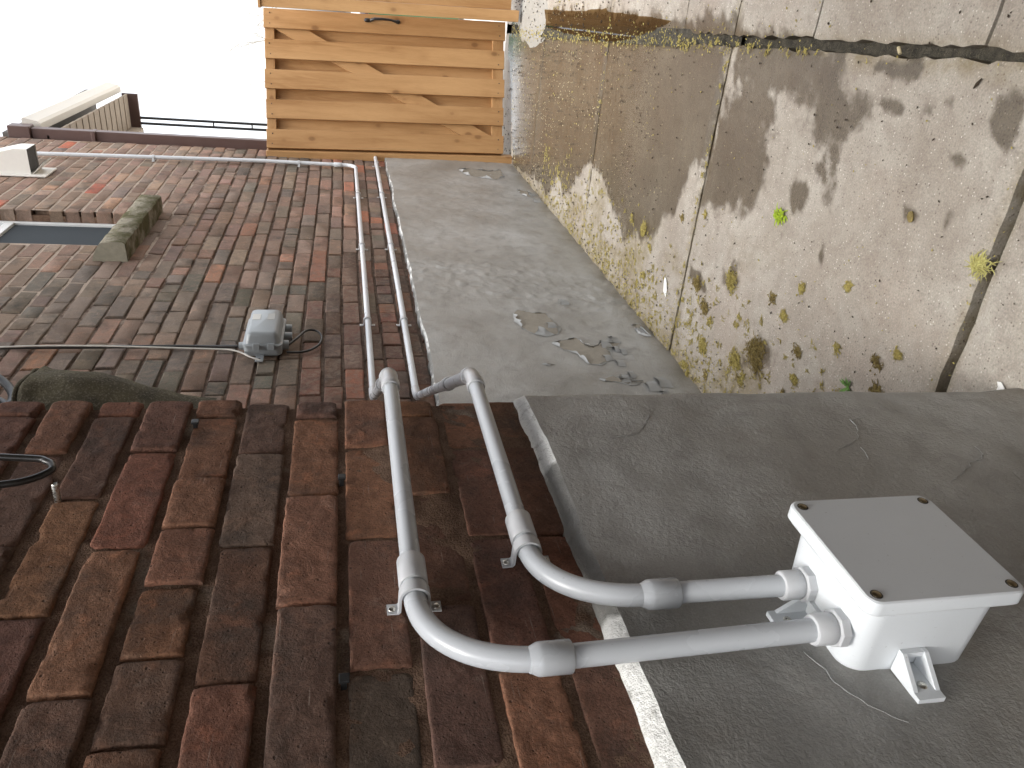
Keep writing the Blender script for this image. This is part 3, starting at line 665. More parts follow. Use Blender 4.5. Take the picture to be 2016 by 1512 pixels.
# ================================================================== JUNCTION BOX
def rrect(cy,cz,wy,wz,r,x,n=6):
    P=[]
    for sy,sz,a0 in ((1,1,0),(-1,1,90),(-1,-1,180),(1,-1,270)):
        for k in range(n+1):
            a=R(a0+90*k/n); P.append(Vector((x,cy+sy*(wy/2-r)+r*math.cos(a),cz+sz*(wz/2-r)+r*math.sin(a))))
    return P
BX,BY,BZ=-.611,.549,.665
jb=empty('junction_box',(BX,BY,BZ-.09),'pale grey plastic junction box with four lid screws on the near painted base','junction box')
mb=MB(); mb.loft([rrect(BY,BZ,.146-.004*t,.162-.004*t,.024,x) for x,t in ((BX-.004,2),(BX,1.8),(BX+.05,.9),(BX+.095,0))])
mb.done('box_body',M['pvcbox'],jb,True,35)
LX=BX+.094
lid=MB().loft([rrect(BY,BZ,.160,.178,.014,LX-.004),rrect(BY,BZ,.166,.184,.014,LX),rrect(BY,BZ,.166,.184,.014,LX+.012),rrect(BY,BZ,.1645,.1825,.0135,LX+.0145),rrect(BY,BZ,.161,.179,.0125,LX+.0158)]).done('lid',M['pvcbox'],jb,True,30)
MB().loft([rrect(BY,BZ,.152,.168,.020,LX-.0062),rrect(BY,BZ,.152,.168,.020,LX-.0042)]).done('gasket',M['rubber'],jb,True,35)
def screw(p,nrm,r,mat,parent,name='screw',dome=True):
    n=Vector(nrm); p=Vector(p); s=MB()
    s.tube([p-n*.002,p+n*.0004,p+n*.0012,p+n*.0018],[r,r,r*.85,r*.55],12); s.tube([p+n*.0017,p+n*.0021],[r*.3,r*.28],6)
    return s.done(name,mat,parent,True,40)
for sy in (-1,1):
    for sz in (-1,1):
        q=Vector((LX+.0155,BY+sy*.070,BZ+sz*.079))
        w=MB(); w.tube([q-Vector((.001,0,0)),q+Vector((.0006,0,0))],.0062,16); ws=w.done('screw',M['ventdark'],lid,True,40)
        s=MB(); s.tube([q,q+Vector((.0012,0,0)),q+Vector((.0018,0,0))],[.0047,.0047,.0038],14); s.done('lid_screw_head',M['brass'],lid,True,40)
def foot(side):
    """mounting foot: plate on the wall, two gussets, cross bar"""
    f=MB(); z0,z1=-.0155,.0155; a=-.056
    def T(u,v,x): # u outward from the box, v across
        return Vector((BX+x,BY-.071-u,BZ+.008+v)) if side=='near' else Vector((BX+x,BY+.002+v,BZ+.078+u))
    def bx(u0,u1,v0,v1,x0,x1):
        c=[T(u,v,x) for u in (u0,u1) for v in (v0,v1) for x in (x0,x1)]
        f.add(c,[(0,1,3,2),(4,6,7,5),(0,4,5,1),(2,3,7,6),(0,2,6,4),(1,5,7,3)])
    bx(0,.045,z0,z1,.0,.006)
    for v in (z0,z1-.005):
        f.add([T(u,w,x) for w in (v,v+.005) for u,x in ((0,.0061),(.036,.0061),(.006,.029),(0,.029))],[(0,1,2,3),(4,7,6,5),(0,4,5,1),(1,5,6,2),(2,6,7,3),(3,7,4,0)])
    bx(0,.006,z0+.0052,z1-.0052,.023,.0288)
    fo=f.done('mounting_foot',M['pvcbox'],jb)
    screw(T(.028,0,.0061),(1,0,0),.0052,M['steel'],fo)
foot('near'); foot('top')

# ================================================================== CONDUITS
PR=.0122
def strap(pc,along,wallx,parent,mat,r=PR):
    """two-hole strap round a horizontal (y) or upright (z) pipe fixed to the wall plane"""
    pc=Vector(pc); side=Vector((0,0,1)) if along=='y' else Vector((0,1,0)); al=Vector((0,1,0)) if along=='y' else Vector((0,0,1))
    ro=r+.0009; th=.0028; h=pc.x-wallx; wd=.0075
    path=[]; 
    path.append((-.030,-h+.001)); path.append((-ro-.004,-h+.001)); path.append((-ro-.0005,-h+.005))
    for k in range(13):
        a=math.pi*(1-k/12); path.append((ro*math.cos(a),ro*math.sin(a)))
    path+= [(ro+.0005,-h+.005),(ro+.004,-h+.001),(.030,-h+.001)]
    m_=MB(); V=[];n=len(path)
    for i,(s,x) in enumerate(path):
        s0,x0=path[max(0,i-1)]; s1,x1=path[min(n-1,i+1)]; t=Vector((s1-s0,x1-x0)).normalized(); nn=Vector((-t.y,t.x))
        for off in (0,th):
            for w in (-wd,wd): V.append(pc+side*(s+nn.x*off)+Vector((1,0,0))*(x+nn.y*off)+al*w)
    F=[]
    for i in range(n-1):
        a,b=i*4,i*4+4
        F+=[(a,b,b+1,a+1),(a+2,a+3,b+3,b+2),(a,a+2,b+2,b),(a+1,b+1,b+3,a+3)]
    F+=[(0,1,3,2),(4*n-4,4*n-2,4*n-1,4*n-3)]
    m_.add(V,F); st=m_.done('pipe_strap',mat,parent,True,35)
    for sg in (-1,1): screw(pc+side*sg*.0245+Vector((-h+.0038,0,0)),(1,0,0),.0046,M['steel'],st)
    return st
def sleeve(name,P,r,parent,mat,bevel=.002):
    P=[Vector(p) for p in P]; d0=(P[1]-P[0]).normalized(); d1=(P[-1]-P[-2]).normalized()
    Q=[P[0],P[0]+d0*bevel]+P[1:-1]+[P[-1]-d1*bevel,P[-1]]; rs=[r-bevel*.7]+[r]*(len(Q)-2)+[r-bevel*.7]
    return MB().tube(Q,rs,28).done(name,mat,parent,True,50)
def run(label,ybox,zb,yv,zh,xb,xv,xh,y_bend_end,ycoup,ystrap,zfar,rb):
    c=empty('conduit_run',(xb,ybox,.75),label,'conduit')
    # adapter at the box
    q=Vector((xb,ybox,BZ+.0795)); up=Vector((0,0,1))
    ad=MB(); ad.tube([q,q+up*.009,q+up*.0105],[.0205,.0205,.019],8,ref=(math.cos(R(22.5)),math.sin(R(22.5)),0)); ad.done('adapter_nut',M['pvc2'],c,False)
    sleeve('adapter_collar',[q+up*.0105,q+up*.018,q+up*.034],.0166,c,M['pvc2'])
    v1=Vector((xv,yv,zb))
    tube('riser_pipe',[q+up*.028,v1],PR,M['pvc'],c,28)
    # swept bend with a belled mouth below
    d=(v1-(q+up*.02)).normalized()
    A=arc((xv,yv+rb,zh-rb),(0,-1,0),(0,0,1),rb,0,math.pi/2,22)
    A=[Vector((xv+(xh-xv)*smooth01(i/22),p.y,p.z)) for i,p in enumerate(A)]
    A=[v1+Vector((0,0,.003))]+A if A[0].z>v1.z+.006 else A
    tail=Vector((xh,y_bend_end,zh)); A.append(tail)
    MB().tube(A,PR+.0004,28).done('swept_bend',M['pvc'],c,True,60)
    d=Vector((0,0,1)); b0=v1-d*.002; bell=[b0,b0+d*.0012,b0+d*.031,b0+d*.035,b0+d*.041,b0+d*.0435]; MB().tube(bell,[PR+.0036,PR+.0046,PR+.0046,PR+.0042,PR+.0014,PR+.0005],28).done('bell_end',M['pvc'],c,True,60)
    # coupling and straight run past the corner of the pier
    sleeve('coupling',[(xh,ycoup[0],zh),(xh,(ycoup[0]+ycoup[1])/2,zh),(xh,ycoup[1],zh)],PR+.0044,c,M['pvc2'])
    sleeve('bell_end',[(xh,ystrap-.004,zh),(xh,ycoup[0]-.01,zh),(xh,ycoup[0]+.004,zh)],PR+.0013,c,M['pvc'],.001)
    tube('straight_pipe',[(xh,ycoup[0]+.02,zh),(xh,1.118,zh)],PR,M['pvc'],c,28)
    strap((xh,ystrap,zh),'y',XN-.001,c,M['pvc2'],PR+.0012)
    # elbow at the corner, pipe slanting back across the recess to the set-back wall
    xw=XF+.024; e0=Vector((xh,1.122,zh)); e1=Vector((xw,2.235,zfar)); D=(e1-Vector((xh,1.152,zh))).normalized()
    sleeve('elbow_collar',[(xh,1.106,zh),(xh,1.115,zh),(xh,1.124,zh)],PR+.0030,c,M['pvc2'],.0015)
    kx=Vector((xh,1.152,zh)); E=[]
    for i in range(9):
        t=i/8; E.append((1-t)**2*e0+2*t*(1-t)*kx+t*t*(kx+D*.034))
    MB().tube(E,PR+.0016,26).done('corner_elbow',M['pvc2'],c,True,60)
    s0=kx+D*.032; sleeve('elbow_collar',[s0,s0+D*.012,s0+D*.024],PR+.0036,c,M['pvc2'],.0015)
    s1=s0+D*.30; sleeve('coupling',[s1,s1+D*.02,s1+D*.045],PR+.0032,c,M['pvc2'],.0015)
    end=e1-D*.05; tube('cross_pipe',[s0+D*.015,end],PR,M['pvc'],c,24)
    E=[]
    for i in range(9):
        t=i/8; E.append((1-t)**2*(end-D*.004)+2*t*(1-t)*e1+t*t*(e1+Vector((0,.055,0))))
    MB().tube(E,PR+.0016,20).done('wall_elbow',M['pvc2'],c,True,60)
    return c,xw
cA,xw=run('upper grey conduit from the junction box round the pier and up past the gate post',.505,1.037,.513,1.179,-.572,-.588,-.609,.652,(.649,.691),.634,1.163,.118)
cB,_=run('lower grey conduit from the junction box along the wall, passing behind the gate post',.571,.893,.590,1.038,-.572,-.590,-.609,.722,(.714,.758),.698,1.021,.112)
# far length of the upper conduit: along, then up
yr=5.52
tube('wall_pipe',[(xw,2.27,1.163),(xw,3.2,1.163),(xw,yr-.07,1.168)],PR-.0007,M['pvcthin'],cA,20)
E=arc((xw,yr-.075,1.243),(0,0,-1),(0,1,0),.075,0,math.pi/2,12); MB().tube(E,PR+.0005,20).done('swept_bend',M['pvcthin'],cA,True,60)
tube('riser_pipe',[(xw,yr,1.243),(xw,yr+.01,1.8),(xw,yr-.045,2.6),(xw,yr-.12,3.6)],PR,M['pvcthin'],cA,20)
sleeve('coupling',[(xw,yr,1.262),(xw,yr,1.285),(xw,yr,1.315)],PR+.0036,cA,M['pvcthin'])
for y in (2.86,3.79,4.76): strap((xw,y,1.164),'y',XF,cA,M['pvc2'])
for z,dy in ((1.55,.005),(2.47,-.035),(3.27,-.095)): strap((xw,yr+dy,z),'z',XF,cA,M['pvc2'])
tube('wall_pipe',[(xw,2.27,1.021),(xw,3.2,1.019),(xw,5.95,1.022)],PR,M['pvcthin'],cB,20)
for y in (2.86,3.80,4.79,5.61): strap((xw,y,1.0195),'y',XF,cB,M['pvc2'])

# ================================================================== GATE AND FENCE
GY0=5.862; GX0=-1.203; gd=Vector((.88,.335,0)).normalized(); gn=Vector((gd.y,-gd.x,0)); GH0,GH1=.066,1.785
gate=empty('wooden_gate',(GX0,GY0,0),'orange brown wooden gate standing slightly ajar at the end of the alley','gate')
SH=lambda v:Vector((v.x-.026*(v.z-.05),v.y,v.z))
def gbox(name,lo,hi,mat,parent,bev=.0025):
    b=MB().box(lo,hi,bev); b.V=[SH(v) for v in b.V]; return b.done(name,mat,parent)
def gb(name,s0,s1,t0,t1,z0,z1,mat,parent,bev=.0025):
    b=MB().box((s0,t0,z0),(s1,t1,z1),bev); b.V=[SH(Vector((GX0,GY0,0))+gd*v.x+gn*v.y+Vector((0,0,v.z))) for v in b.V]; return b.done(name,mat,parent)
GW=.945; bw=.130; gpw=(GW-5*bw)/4
for i in range(5):
    s=i*(bw+gpw); gb('front_board',s,s+bw,.0195,.039,GH0+.004*(i%2),GH1+random.uniform(-.005,.004),M['wood_v'],gate)
for i in range(4):
    s=bw+i*(bw+gpw); gb('back_board',s-.026,s+gpw+.026,-.039,-.0195,GH0+.004,GH1-.004,M['wood_v'],gate)
for i in range(5):
    for dz in (GH0+.045,GH1-.04):
        for ds in (.03,bw-.03):
            s=i*(bw+gpw)+ds; q=MB(); q.tube([(s,.0385,dz+random.uniform(-.008,.008)),(s,.0398,dz)],.0042,8); q.V=[SH(Vector((GX0,GY0,0))+gd*v.x+gn*v.y+Vector((0,0,v.z))) for v in q.V]; q.done('nail_head',M['ventdark'],gate)
gb('top_rail',.0,GW,-.019,.019,GH1-.070,GH1-.006,M['wood_h'],gate); gb('bottom_rail',0,GW,-.019,.019,GH0+.008,GH0+.088,M['wood_h'],gate)
# diagonal brace from the lower hinge corner to the upper latch corner
a,b=Vector((.075,0,GH0+.10)),Vector((GW-.075,0,GH1-.085)); dv=(b-a).normalized(); pv=Vector((-dv.z,0,dv.x))*.052
br=MB().prism([a-pv+Vector((0,-.016,0)),b-pv+Vector((0,-.016,0)),b+pv+Vector((0,-.016,0)),a+pv+Vector((0,-.016,0))],(0,.031,0))
br.V=[SH(Vector((GX0,GY0,0))+gd*v.x+gn*v.y+Vector((0,0,v.z))) for v in br.V]; br.done('diagonal_brace',M['wood_d'],gate)
gb('gate_stile',.0,.05,-.018,.018,GH0+.089,GH1-.071,M['wood_v'],gate); gb('gate_stile',GW-.05,GW,-.018,.018,GH0+.089,GH1-.071,M['wood_v'],gate)
# black pull handle
hs=GW-.045
def gp_(s,t,z): return SH(Vector((GX0,GY0,0))+gd*s+gn*t+Vector((0,0,z)))
hp=[gp_(hs,.0405,1.055),gp_(hs,.052,1.045),gp_(hs+.003,.074,1.02),gp_(hs+.003,.079,.965),gp_(hs+.002,.070,.905),gp_(hs,.052,.875),gp_(hs,.0405,.862)]
hm=MB(); hm.tube(hp,[.010,.011,.010,.009,.008,.010,.009],10)
for z,l in ((1.072,.022),(.855,.016)): hm.tube([gp_(hs,.040,z-l),gp_(hs,.044,z-l*.6),gp_(hs,.046,z),gp_(hs,.044,z+l*.7),gp_(hs,.040,z+l)],[.004,.013,.015,.012,.004],12)
hm.done('pull_handle',M['black'],gate,True,50)
for z in (.35,1.5):
    h=MB(); h.box((.004,.0395,z-.02),(.03,.043,z+.02),.001); h.V=[SH(Vector((GX0,GY0,0))+gd*v.x+gn*v.y+Vector((0,0,v.z))) for v in h.V]
gpst=empty('gate_post',(-1.232,5.84,0),'slim wooden gate post against the house wall','post')
gbox('post',(-1.262,5.80,.0),(-1.207,5.89,1.788),M['wood_v'],gpst,.003)
gbox('post_packing',(-1.284,5.822,.962),(-1.2635,5.88,1.780),M['wood_v'],gpst,.002)
fence=empty('fence_panel',(.2,5.93,0),'wooden fence panel fixed to a post right of the gate','fence')
gbox('fence_post',(-.285,5.865,.03),(-.212,5.955,1.772),M['wood_v'],fence,.003)
x=-.2105
for i in range(8):
    w=.138; gbox('fence_board',(x,5.872+.018*(i%2),.09),(x+w,5.89+.018*(i%2),1.77+random.uniform(-.005,.005)),M['wood_v'],fence,.0025); x+=w+.003
for z in (.3,1.5): gbox('fence_rail',(-.2105,5.912,z),(.86,5.95,z+.085),M['wood_h'],fence)
gbox('fence_cap',(-.292,5.858,1.7735),(-.205,5.962,1.792),M['wood_h'],fence,.003)
# cement collar round the post
V=[(-.22,5.55,.0055)];n=40
for ring,(rx,ry,z) in enumerate(((.07,.24,.005),(.14,.40,.0035),(.19,.52,.0005))):
    for i in range(n):
        a=2*math.pi*i/n; k=1+.12*fbm(math.cos(a)*2,math.sin(a)*2,4.+ring*.1); V.append((-.22+rx*k*math.cos(a),5.55+ry*k*math.sin(a),z))
F=[(0,1+i,1+(i+1)%n) for i in range(n)]+[(1+r_*n+i,1+(r_+1)*n+i,1+(r_+1)*n+(i+1)%n,1+r_*n+(i+1)%n) for r_ in range(2) for i in range(n)]
tag(mk('cement_patch',V,F,M['cement'],None,True),'pale smeared cement patch on the ground at the foot of the fence post','cement')

# ================================================================== DOWNSPOUT, PORCH
ds=empty('downspout',(-1.27,6.06,0),'brown square downspout on the corner of the house','downspout')
def dbox(n,lo,hi,m): return box(n,lo,hi,m,ds,.004)
dbox('downspout_pipe',(-1.309,6.02,.10),(-1.226,6.085,3.36),M['brown'])
dbox('gutter_outlet',(-1.328,6.00,3.362),(-1.212,6.10,3.50),M['brown'])
for z in (1.6,2.95): dbox('downspout_bracket',(-1.313,6.0,z),(-1.222,6.089,z+.025),M['brown'])
po=empty('front_porch',(-1.8,7.1,0),'front porch corner with pale gutter, board soffit and thin metal post','porch')
box('porch_roof',(-4.5,6.01,3.47),(-1.26,8.02,3.54),M['roofing'],po,.004)
g=MB(); prf=[(-1.262,3.335),(-1.262,3.447),(-1.254,3.452),(-1.190,3.452),(-1.182,3.445),(-1.182,3.435),(-1.190,3.405),(-1.20,3.355),(-1.215,3.335)]
def gl(y): return [Vector((x,y,z-.052*(y-6.1))) for x,z in prf]
g.loft([gl(6.14),gl(8.0)]); g.done('gutter',M['gutter'],po,False)
y=6.02
for i in range(14):
    box('soffit_board',(-1.56,y,3.245-.04*(y-6.1)),(-1.268,y+.136,3.263-.04*(y-6.1)),M['oldwood'],po,.002); y+=.138
box('porch_beam',(-1.62,6.0,3.08),(-1.565,7.98,3.20),M['oldwood'],po,.004)
box('porch_end_board',(-1.66,7.985,3.10),(-1.27,8.02,3.235),M['brown'],po,.003)
box('porch_ceiling',(-4.4,6.01,3.205),(-1.622,7.98,3.222),M['darkwood'],po,.002)
box('porch_back_wall',(-4.4,6.0,2.6),(-1.63,6.02,3.2),M['darkwood'],po,.002)
for dx in (0,.05): tube('porch_post',[(-1.53+dx,8.0,.05),(-1.53+dx,8.0,3.10)],.0125,M['black'],po,10)
for z in (2.1,2.45): box('post_clip',(-1.54,7.99,z),(-1.47,8.01,z+.012),M['black'],po,.001)
box('hand_rail',(-2.9,7.98,1.93),(-1.546,8.02,1.955),M['black'],po,.002); box('bottom_rail',(-2.9,7.985,1.1),(-1.546,8.015,1.12),M['black'],po,.002)
for i in range(12): tube('baluster',[(-1.60-.1*i,8.,1.121),(-1.60-.1*i,8.,1.929)],.007,M['black'],po,6)
tube('stair_rail',[(-1.485,8.03,1.93),(-1.485,9.6,1.45)],.014,M['black'],po,8)

# ================================================================== VENT HOOD
vh=empty('vent_hood',(-1.28,5.05,2.950),'white plastic dryer vent hood high on the side wall','vent')
box('wall_plate',(XF+.0035,4.93,2.945),(XF+.014,5.13,3.320),M['vent'],vh,.003)
h=MB(); h.add([(XF+.0145,4.955,3.030),(XF+.0145,4.955,3.300),(XF+.12,4.955,3.230),(XF+.155,4.955,3.100),(XF+.155,4.955,3.030)]+[(XF+.0145,5.105,3.030),(XF+.0145,5.105,3.300),(XF+.12,5.105,3.230),(XF+.155,5.105,3.100),(XF+.155,5.105,3.030)],[(0,1,2,3,4),(9,8,7,6,5),(1,6,7,2),(2,7,8,3),(3,8,9,4),(0,5,6,1)])
h.done('hood',M['vent'],vh)
box('dark_opening',(XF+.02,4.96,3.035),(XF+.15,5.10,3.040),M['ventdark'],vh,.001)  # dark plate: shade of the open hood underside put into its colour
MB().add([(XF+.015,4.955,3.028),(XF+.015,5.105,3.028),(XF+.085,5.105,2.960),(XF+.085,4.955,2.960)],[(0,1,2,3)]).prism([(XF+.015,4.955,3.020),(XF+.015,5.105,3.020),(XF+.08,5.105,2.955),(XF+.08,4.955,2.955)],(0,0,.004)).done('lower_lip',M['vent'],vh)

# ================================================================== UTILITY BOX + CABLES
ub=empty('utility_box',(-1.27,2.69,1.47),'small grey utility box with rounded lid and printed stickers on the brick wall','utility box')
uy0,uy1,uz0,uz1=2.575,2.815,1.475,1.605
def ul(x,i,r=.018): return rrect((uy0+uy1)/2,(uz0+uz1)/2,uy1-uy0-2*i,uz1-uz0-2*i,r,x,4)
MB().loft([ul(XF+.006,.004),ul(XF+.01,0),ul(XF+.040,0),ul(XF+.041,.001)]).done('box_base',M['nid'],ub,True,35)
ulid=MB().loft([ul(XF+.0415,-.003),ul(XF+.046,-.004),ul(XF+.050,-.003),ul(XF+.052,.004),ul(XF+.080,.010,.018),ul(XF+.090,.015,.016),ul(XF+.094,.022,.014)]).done('lid',M['nid'],ub,True,40)
box('sticker',(XF+.0943,2.70,1.555),(XF+.0949,2.75,1.583) ,M['nidlab'],ulid,0); box('sticker',(XF+.0943,2.70,1.505),(XF+.0949,2.755,1.53),M['nidlab2'],ulid,0)
for z in (1.51,1.56): box('latch',(XF+.034,uy0-.010,z-.012),(XF+.060,uy0-.0045,z+.012),M['nid'],ub,.002)
box('mounting_tab',(XF+.008,uy0-.052,1.535),(XF+.014,uy0+.004,1.563),M['nid'],ub,.002); screw((XF+.014,uy0-.036,1.549),(1,0,0),.004,M['ventdark'],ub)
for y,l in ((2.63,.022),(2.70,.030),(2.77,.026)): tube('gland',[(XF+.026,y,uz0-l),(XF+.026,y,uz0+.002)],[.016,.018],M['nid'],ub,14)
tube('gland',[(XF+.026,2.62,uz1-.002),(XF+.026,2.62,uz1+.02)],[.016,.013],M['nid'],ub,14)
def wire(pts,r,n=8,seg=8):
    P=[Vector(p) for p in pts]; Q=[]
    for i in range(len(P)-1):
        p0,p1,p2,p3=P[max(0,i-1)],P[i],P[i+1],P[min(len(P)-1,i+2)]
        for k in range(n):
            t=k/n; Q.append(.5*((2*p1)+(p2-p0)*t+(2*p0-5*p1+4*p2-p3)*t*t+(3*p1-p0-3*p2+p3)*t**3))
    Q.append(P[-1]); return MB().tube(Q,r,seg)
xc=XF+.009
tag(wire([(xc,2.60,3.7),(xc+.004,2.625,3.0),(xc+.001,2.64,2.4),(xc+.006,2.635,2.1),(xc+.001,2.65,1.85),(xc+.004,2.64,1.72),(xc+.014,2.622,1.63)],.0065).done('cable',M['cable'],None,True,60),'dark cable running up the bricks from the small utility box','cable')
tag(wire([(xc+.02,2.585,3.7),(xc+.018,2.60,2.6),(xc+.021,2.615,2.2),(xc+.016,2.60,1.75),(xc+.016,2.585,1.64),(xc+.010,2.545,1.58),(xc+.004,2.53,1.545)],.003).done('thin_wire',M['whitewire'],None,True,60),'thin pale wire beside the dark cable above the utility box','wire')
tag(wire([(XF+.026,2.63,1.455),(XF+.030,2.68,1.425),(XF+.03,2.745,1.395),(XF+.025,2.755,1.36),(XF+.02,2.715,1.338),(XF+.015,2.66,1.345),(XF+.012,2.62,1.372),(XF+.010,2.60,1.41),(XF+.010,2.60,1.46)],.0045).done('cable_loop',M['cable'],None,True,60),'small black cable loop hanging under the grey utility box','cable')

# ================================================================== MOSSY POUCH AND HOSE ON THE SIDE WALL
pc=empty('canvas_pouch',(-1.27,2.10,1.68),'olive mossy canvas pouch hanging on the set-back wall behind the pier','pouch')
V=[];F=[];n=26;mz=26
for k in range(mz+1):
    t=k/mz; z=2.155-.50*t
    pr=.132*(1-smooth01((t-.30)/.72)*.97)*(1+.06*math.sin(t*9)) if t>.05 else .125+.025*t/.05
    wy=.16*(1-.35*t)
    for i in range(n):
        a=math.pi*i/(n-1); r=1+.05*fbm(math.cos(a)*3,z*9,3.)+.03*math.sin(a*7+z*8)*(1-t)
        V.append((XF+.010+pr*math.sin(a)*r,2.165-wy*math.cos(a)*r,z+.012*fbm(a*2,1.,5.)*(1-t)))
for k in range(mz):
    for i in range(n-1): F.append((k*n+i,(k+1)*n+i,(k+1)*n+i+1,k*n+i+1))
V.append((XF+.012,2.165,2.155)); F+=[(len(V)-1,i,i+1) for i in range(n-1)]
mk('pouch_body',V,F,M['felt'],pc,True)
MB().tube([Vector(V[i])+Vector((.002,0,.004)) for i in range(n)],.006,8).done('pouch_rim',M['felt'],pc,True)
hc=empty('hose_coil',(-1.25,2.1,2.2),'black hose coiled on a hook above the mossy pouch','hose')
for q,(rd,x,dz) in enumerate(((.20,-1.235,0),(.185,-1.205,.01),(.21,-1.175,-.01),(.17,-1.15,.012))):
    P=[Vector((x+.012*math.sin(3*a+q),2.07+rd*math.cos(a),2.40+dz+rd*1.05*math.sin(a))) for a in [2*math.pi*i/48 for i in range(49)]]
    MB().tube(P,.0125,10,False).done('hose_turn',M['rubber'],hc,True,60)
box('hook_bracket',(XF+.004,2.05,2.56),(-1.13,2.09,2.60),M['black'],hc,.003)

# ================================================================== LOOSE CABLE, PIN, NAILS ON THE PIER
tag(wire([(-.600,.945,2.1),(-.597,.927,1.78),(-.600,.917,1.65),(-.600,.909,1.626),(-.600,.899,1.6165),(-.600,.886,1.6155),(-.599,.868,1.632),(-.597,.856,1.66),(-.594,.84,1.75),(-.597,.825,2.1)],.0045,10,12).done('cable_loop',M['cable'],None,True,60),'glossy black cable loop hanging down in front of the pier bricks','cable')
tag(MB().tube([(XN-.02,.868,1.606),(XN+.022,.868,1.606),(XN+.0235,.868,1.606)],[.0042,.0042,.0034],12).done('metal_pin',M['steel'],None,True,40),'short bright metal pin sticking out of the pier joint','pin')
for nm,(y,z),lb in (('square_nail',(1.036,1.469),'dark square nail near the pier edge'),('masonry_nail',(.882,1.2575),'rusty black nail in the joint above the upper conduit'),('masonry_clip',(.541,1.2555),'small black clip in the joint left of the upper bend')):
    b=MB(); b.box((XN-.02,y-.003,z-.003),(XN+.006,y+.003,z+.003),.0008); b.box((XN+.006,y-.0055,z-.0055),(XN+.010,y+.005,z+.005),.001); tag(b.done(nm,M['rubber'],None),lb,'nail')

# ================================================================== LITTER ON THE GROUND
def strands(c,r,n,h,rnd,wd=.0007,length=(.008,.022),flat=.35):
    mb=MB()
    for i in range(n):
        a=rnd.uniform(0,6.28); d=r*math.sqrt(rnd.random())*rnd.uniform(.5,1.1); p=Vector((c[0]+d*math.cos(a)*.8,c[1]+d*math.sin(a)*1.15,c[2]+rnd.uniform(.0008,h)*(1-.6*d/r)))
        b=rnd.uniform(0,6.28); L=rnd.uniform(*length); v=Vector((math.cos(b),math.sin(b),rnd.uniform(-.1,flat))).normalized()
        s=Vector((-v.y,v.x,rnd.uniform(-.4,.4))); Q=[p]
        for k in range(3): v=(v+s*rnd.uniform(-.5,.5)+Vector((0,0,-.16))).normalized(); q=Q[-1]+v*L/3; q.z=max(q.z,c[2]+.0008); Q.append(q)
        w=wd*rnd.uniform(.6,1.5); mb.tube(Q,[w,w*1.2,w,w*.4],3,False)
    return mb
ORD='first second third fourth fifth sixth seventh eighth ninth tenth eleventh twelfth thirteenth fourteenth fifteenth sixteenth seventeenth eighteenth nineteenth twentieth'.split()
order=sorted(range(len(MOSS)),key=lambda i:-MOSS[i][1]); rank={k:n for n,k in enumerate(order)}
def mlab(i):
    n=rank[i]; m_=len(MOSS)-n; c='yellowish' if i%3 else 'brown'
    if i==0: return 'largest brown moss clump on the slabs near the pier corner'
    return f'{c} moss clump on the slabs, {ORD[n]} counted from the gate' if n<16 else f'{c} moss clump on the slabs, {ORD[m_-1]} counted from the widest slab joint'
for i,(x,y,r) in enumerate(MOSS):
    r*=1.3; rn=random.Random(i*7+1); mb=MB()
    for k in range(rn.choice((2,3,4))+(3 if r>.03 else 0)):
        a=rn.uniform(0,6.28); d=r*rn.uniform(.1,.5); q=r*rn.uniform(.45,.65)
        s_=strands((x+d*math.cos(a),y+d*math.sin(a),.002),q,int(10+q*1900),.002+q*.30,rn,.0009,(.005,.007+r*.4),.25); mb.add(s_.V,s_.F)
    for _ in range(int(5+r*200)):
        a=rn.uniform(0,6.28); d=r*rn.random()*1.3; s=rn.uniform(.0015,.004); p=Vector((x+d*math.cos(a),y+d*math.sin(a),.0025+s*.4))
        mb.tube([p-Vector((s,0,s*.3)),p+Vector((0,s*.3,s*.4)),p+Vector((s,0,0))],[s*.2,s*.7,s*.25],5)
    tag(mb.done('moss_clump',M['mossy'] if i%3 else M['moss'],None,True,60),mlab(i),'moss','moss clumps on the paving')
sp=strands((-.545,2.010,.002),.026,60,.016,random.Random(3),.0016,(.012,.03),.8); tag(sp.done('green_sprig',M['lime'],None,True,60),'bright lime green sprig on the dry slab beside the wet patch','sprig')
tag(strands((-.426,1.258,.0),.026,120,.008,random.Random(4),.0009,(.012,.03),.15).done('straw_tuft',M['straw'],None,True,60),'pale yellow straw tuft caught in the wide slab joint','straw')
wd=MB()
rn=random.Random(8)
for i in range(13):
    a=rn.uniform(0,6.28); L=rn.uniform(.018,.034); v=Vector((math.cos(a),math.sin(a),rn.uniform(.25,.7))); s=Vector((-v.y,v.x,0)).normalized()*.0035; p=Vector((-.842,1.507,.002))
    wd.add([p-s*.4,p+s*.4,p+v*L*.55+s,p+v*L+Vector((0,0,-.003)),p+v*L*.55-s],[(0,1,2,3,4)])
tag(wd.done('small_weed',M['green'],None),'little dark green weed growing by the near painted base','weed')
def chip(name,x,y,lx,ly,rot,mat,lb,cat,seed):
    rn=random.Random(seed); P=[]
    for i in range(9):
        a=2*math.pi*i/9; r=rn.uniform(.72,1.15); u,v=lx*r*math.cos(a),ly*r*math.sin(a); P.append(Vector((x+u*math.cos(rot)-v*math.sin(rot),y+u*math.sin(rot)+v*math.cos(rot),.003+.003*rn.random())))
    c=sum(P,Vector())/9+Vector((0,0,.003)); b=MB(); b.add([c]+P+[p-Vector((0,0,.0018)) for p in P],[(0,1+i,1+(i+1)%9) for i in range(9)]+[(1+i,10+i,10+(i+1)%9,1+(i+1)%9) for i in range(9)]+[tuple(range(18,9,-1))])
    return tag(b.done(name,mat,None,True,50),lb,cat)
chip('paint_chip',-1.031,2.69,.043,.016,.35,M['whiteflake'],'long white paint chip on the slab beside the peeling base','paint chip',1)
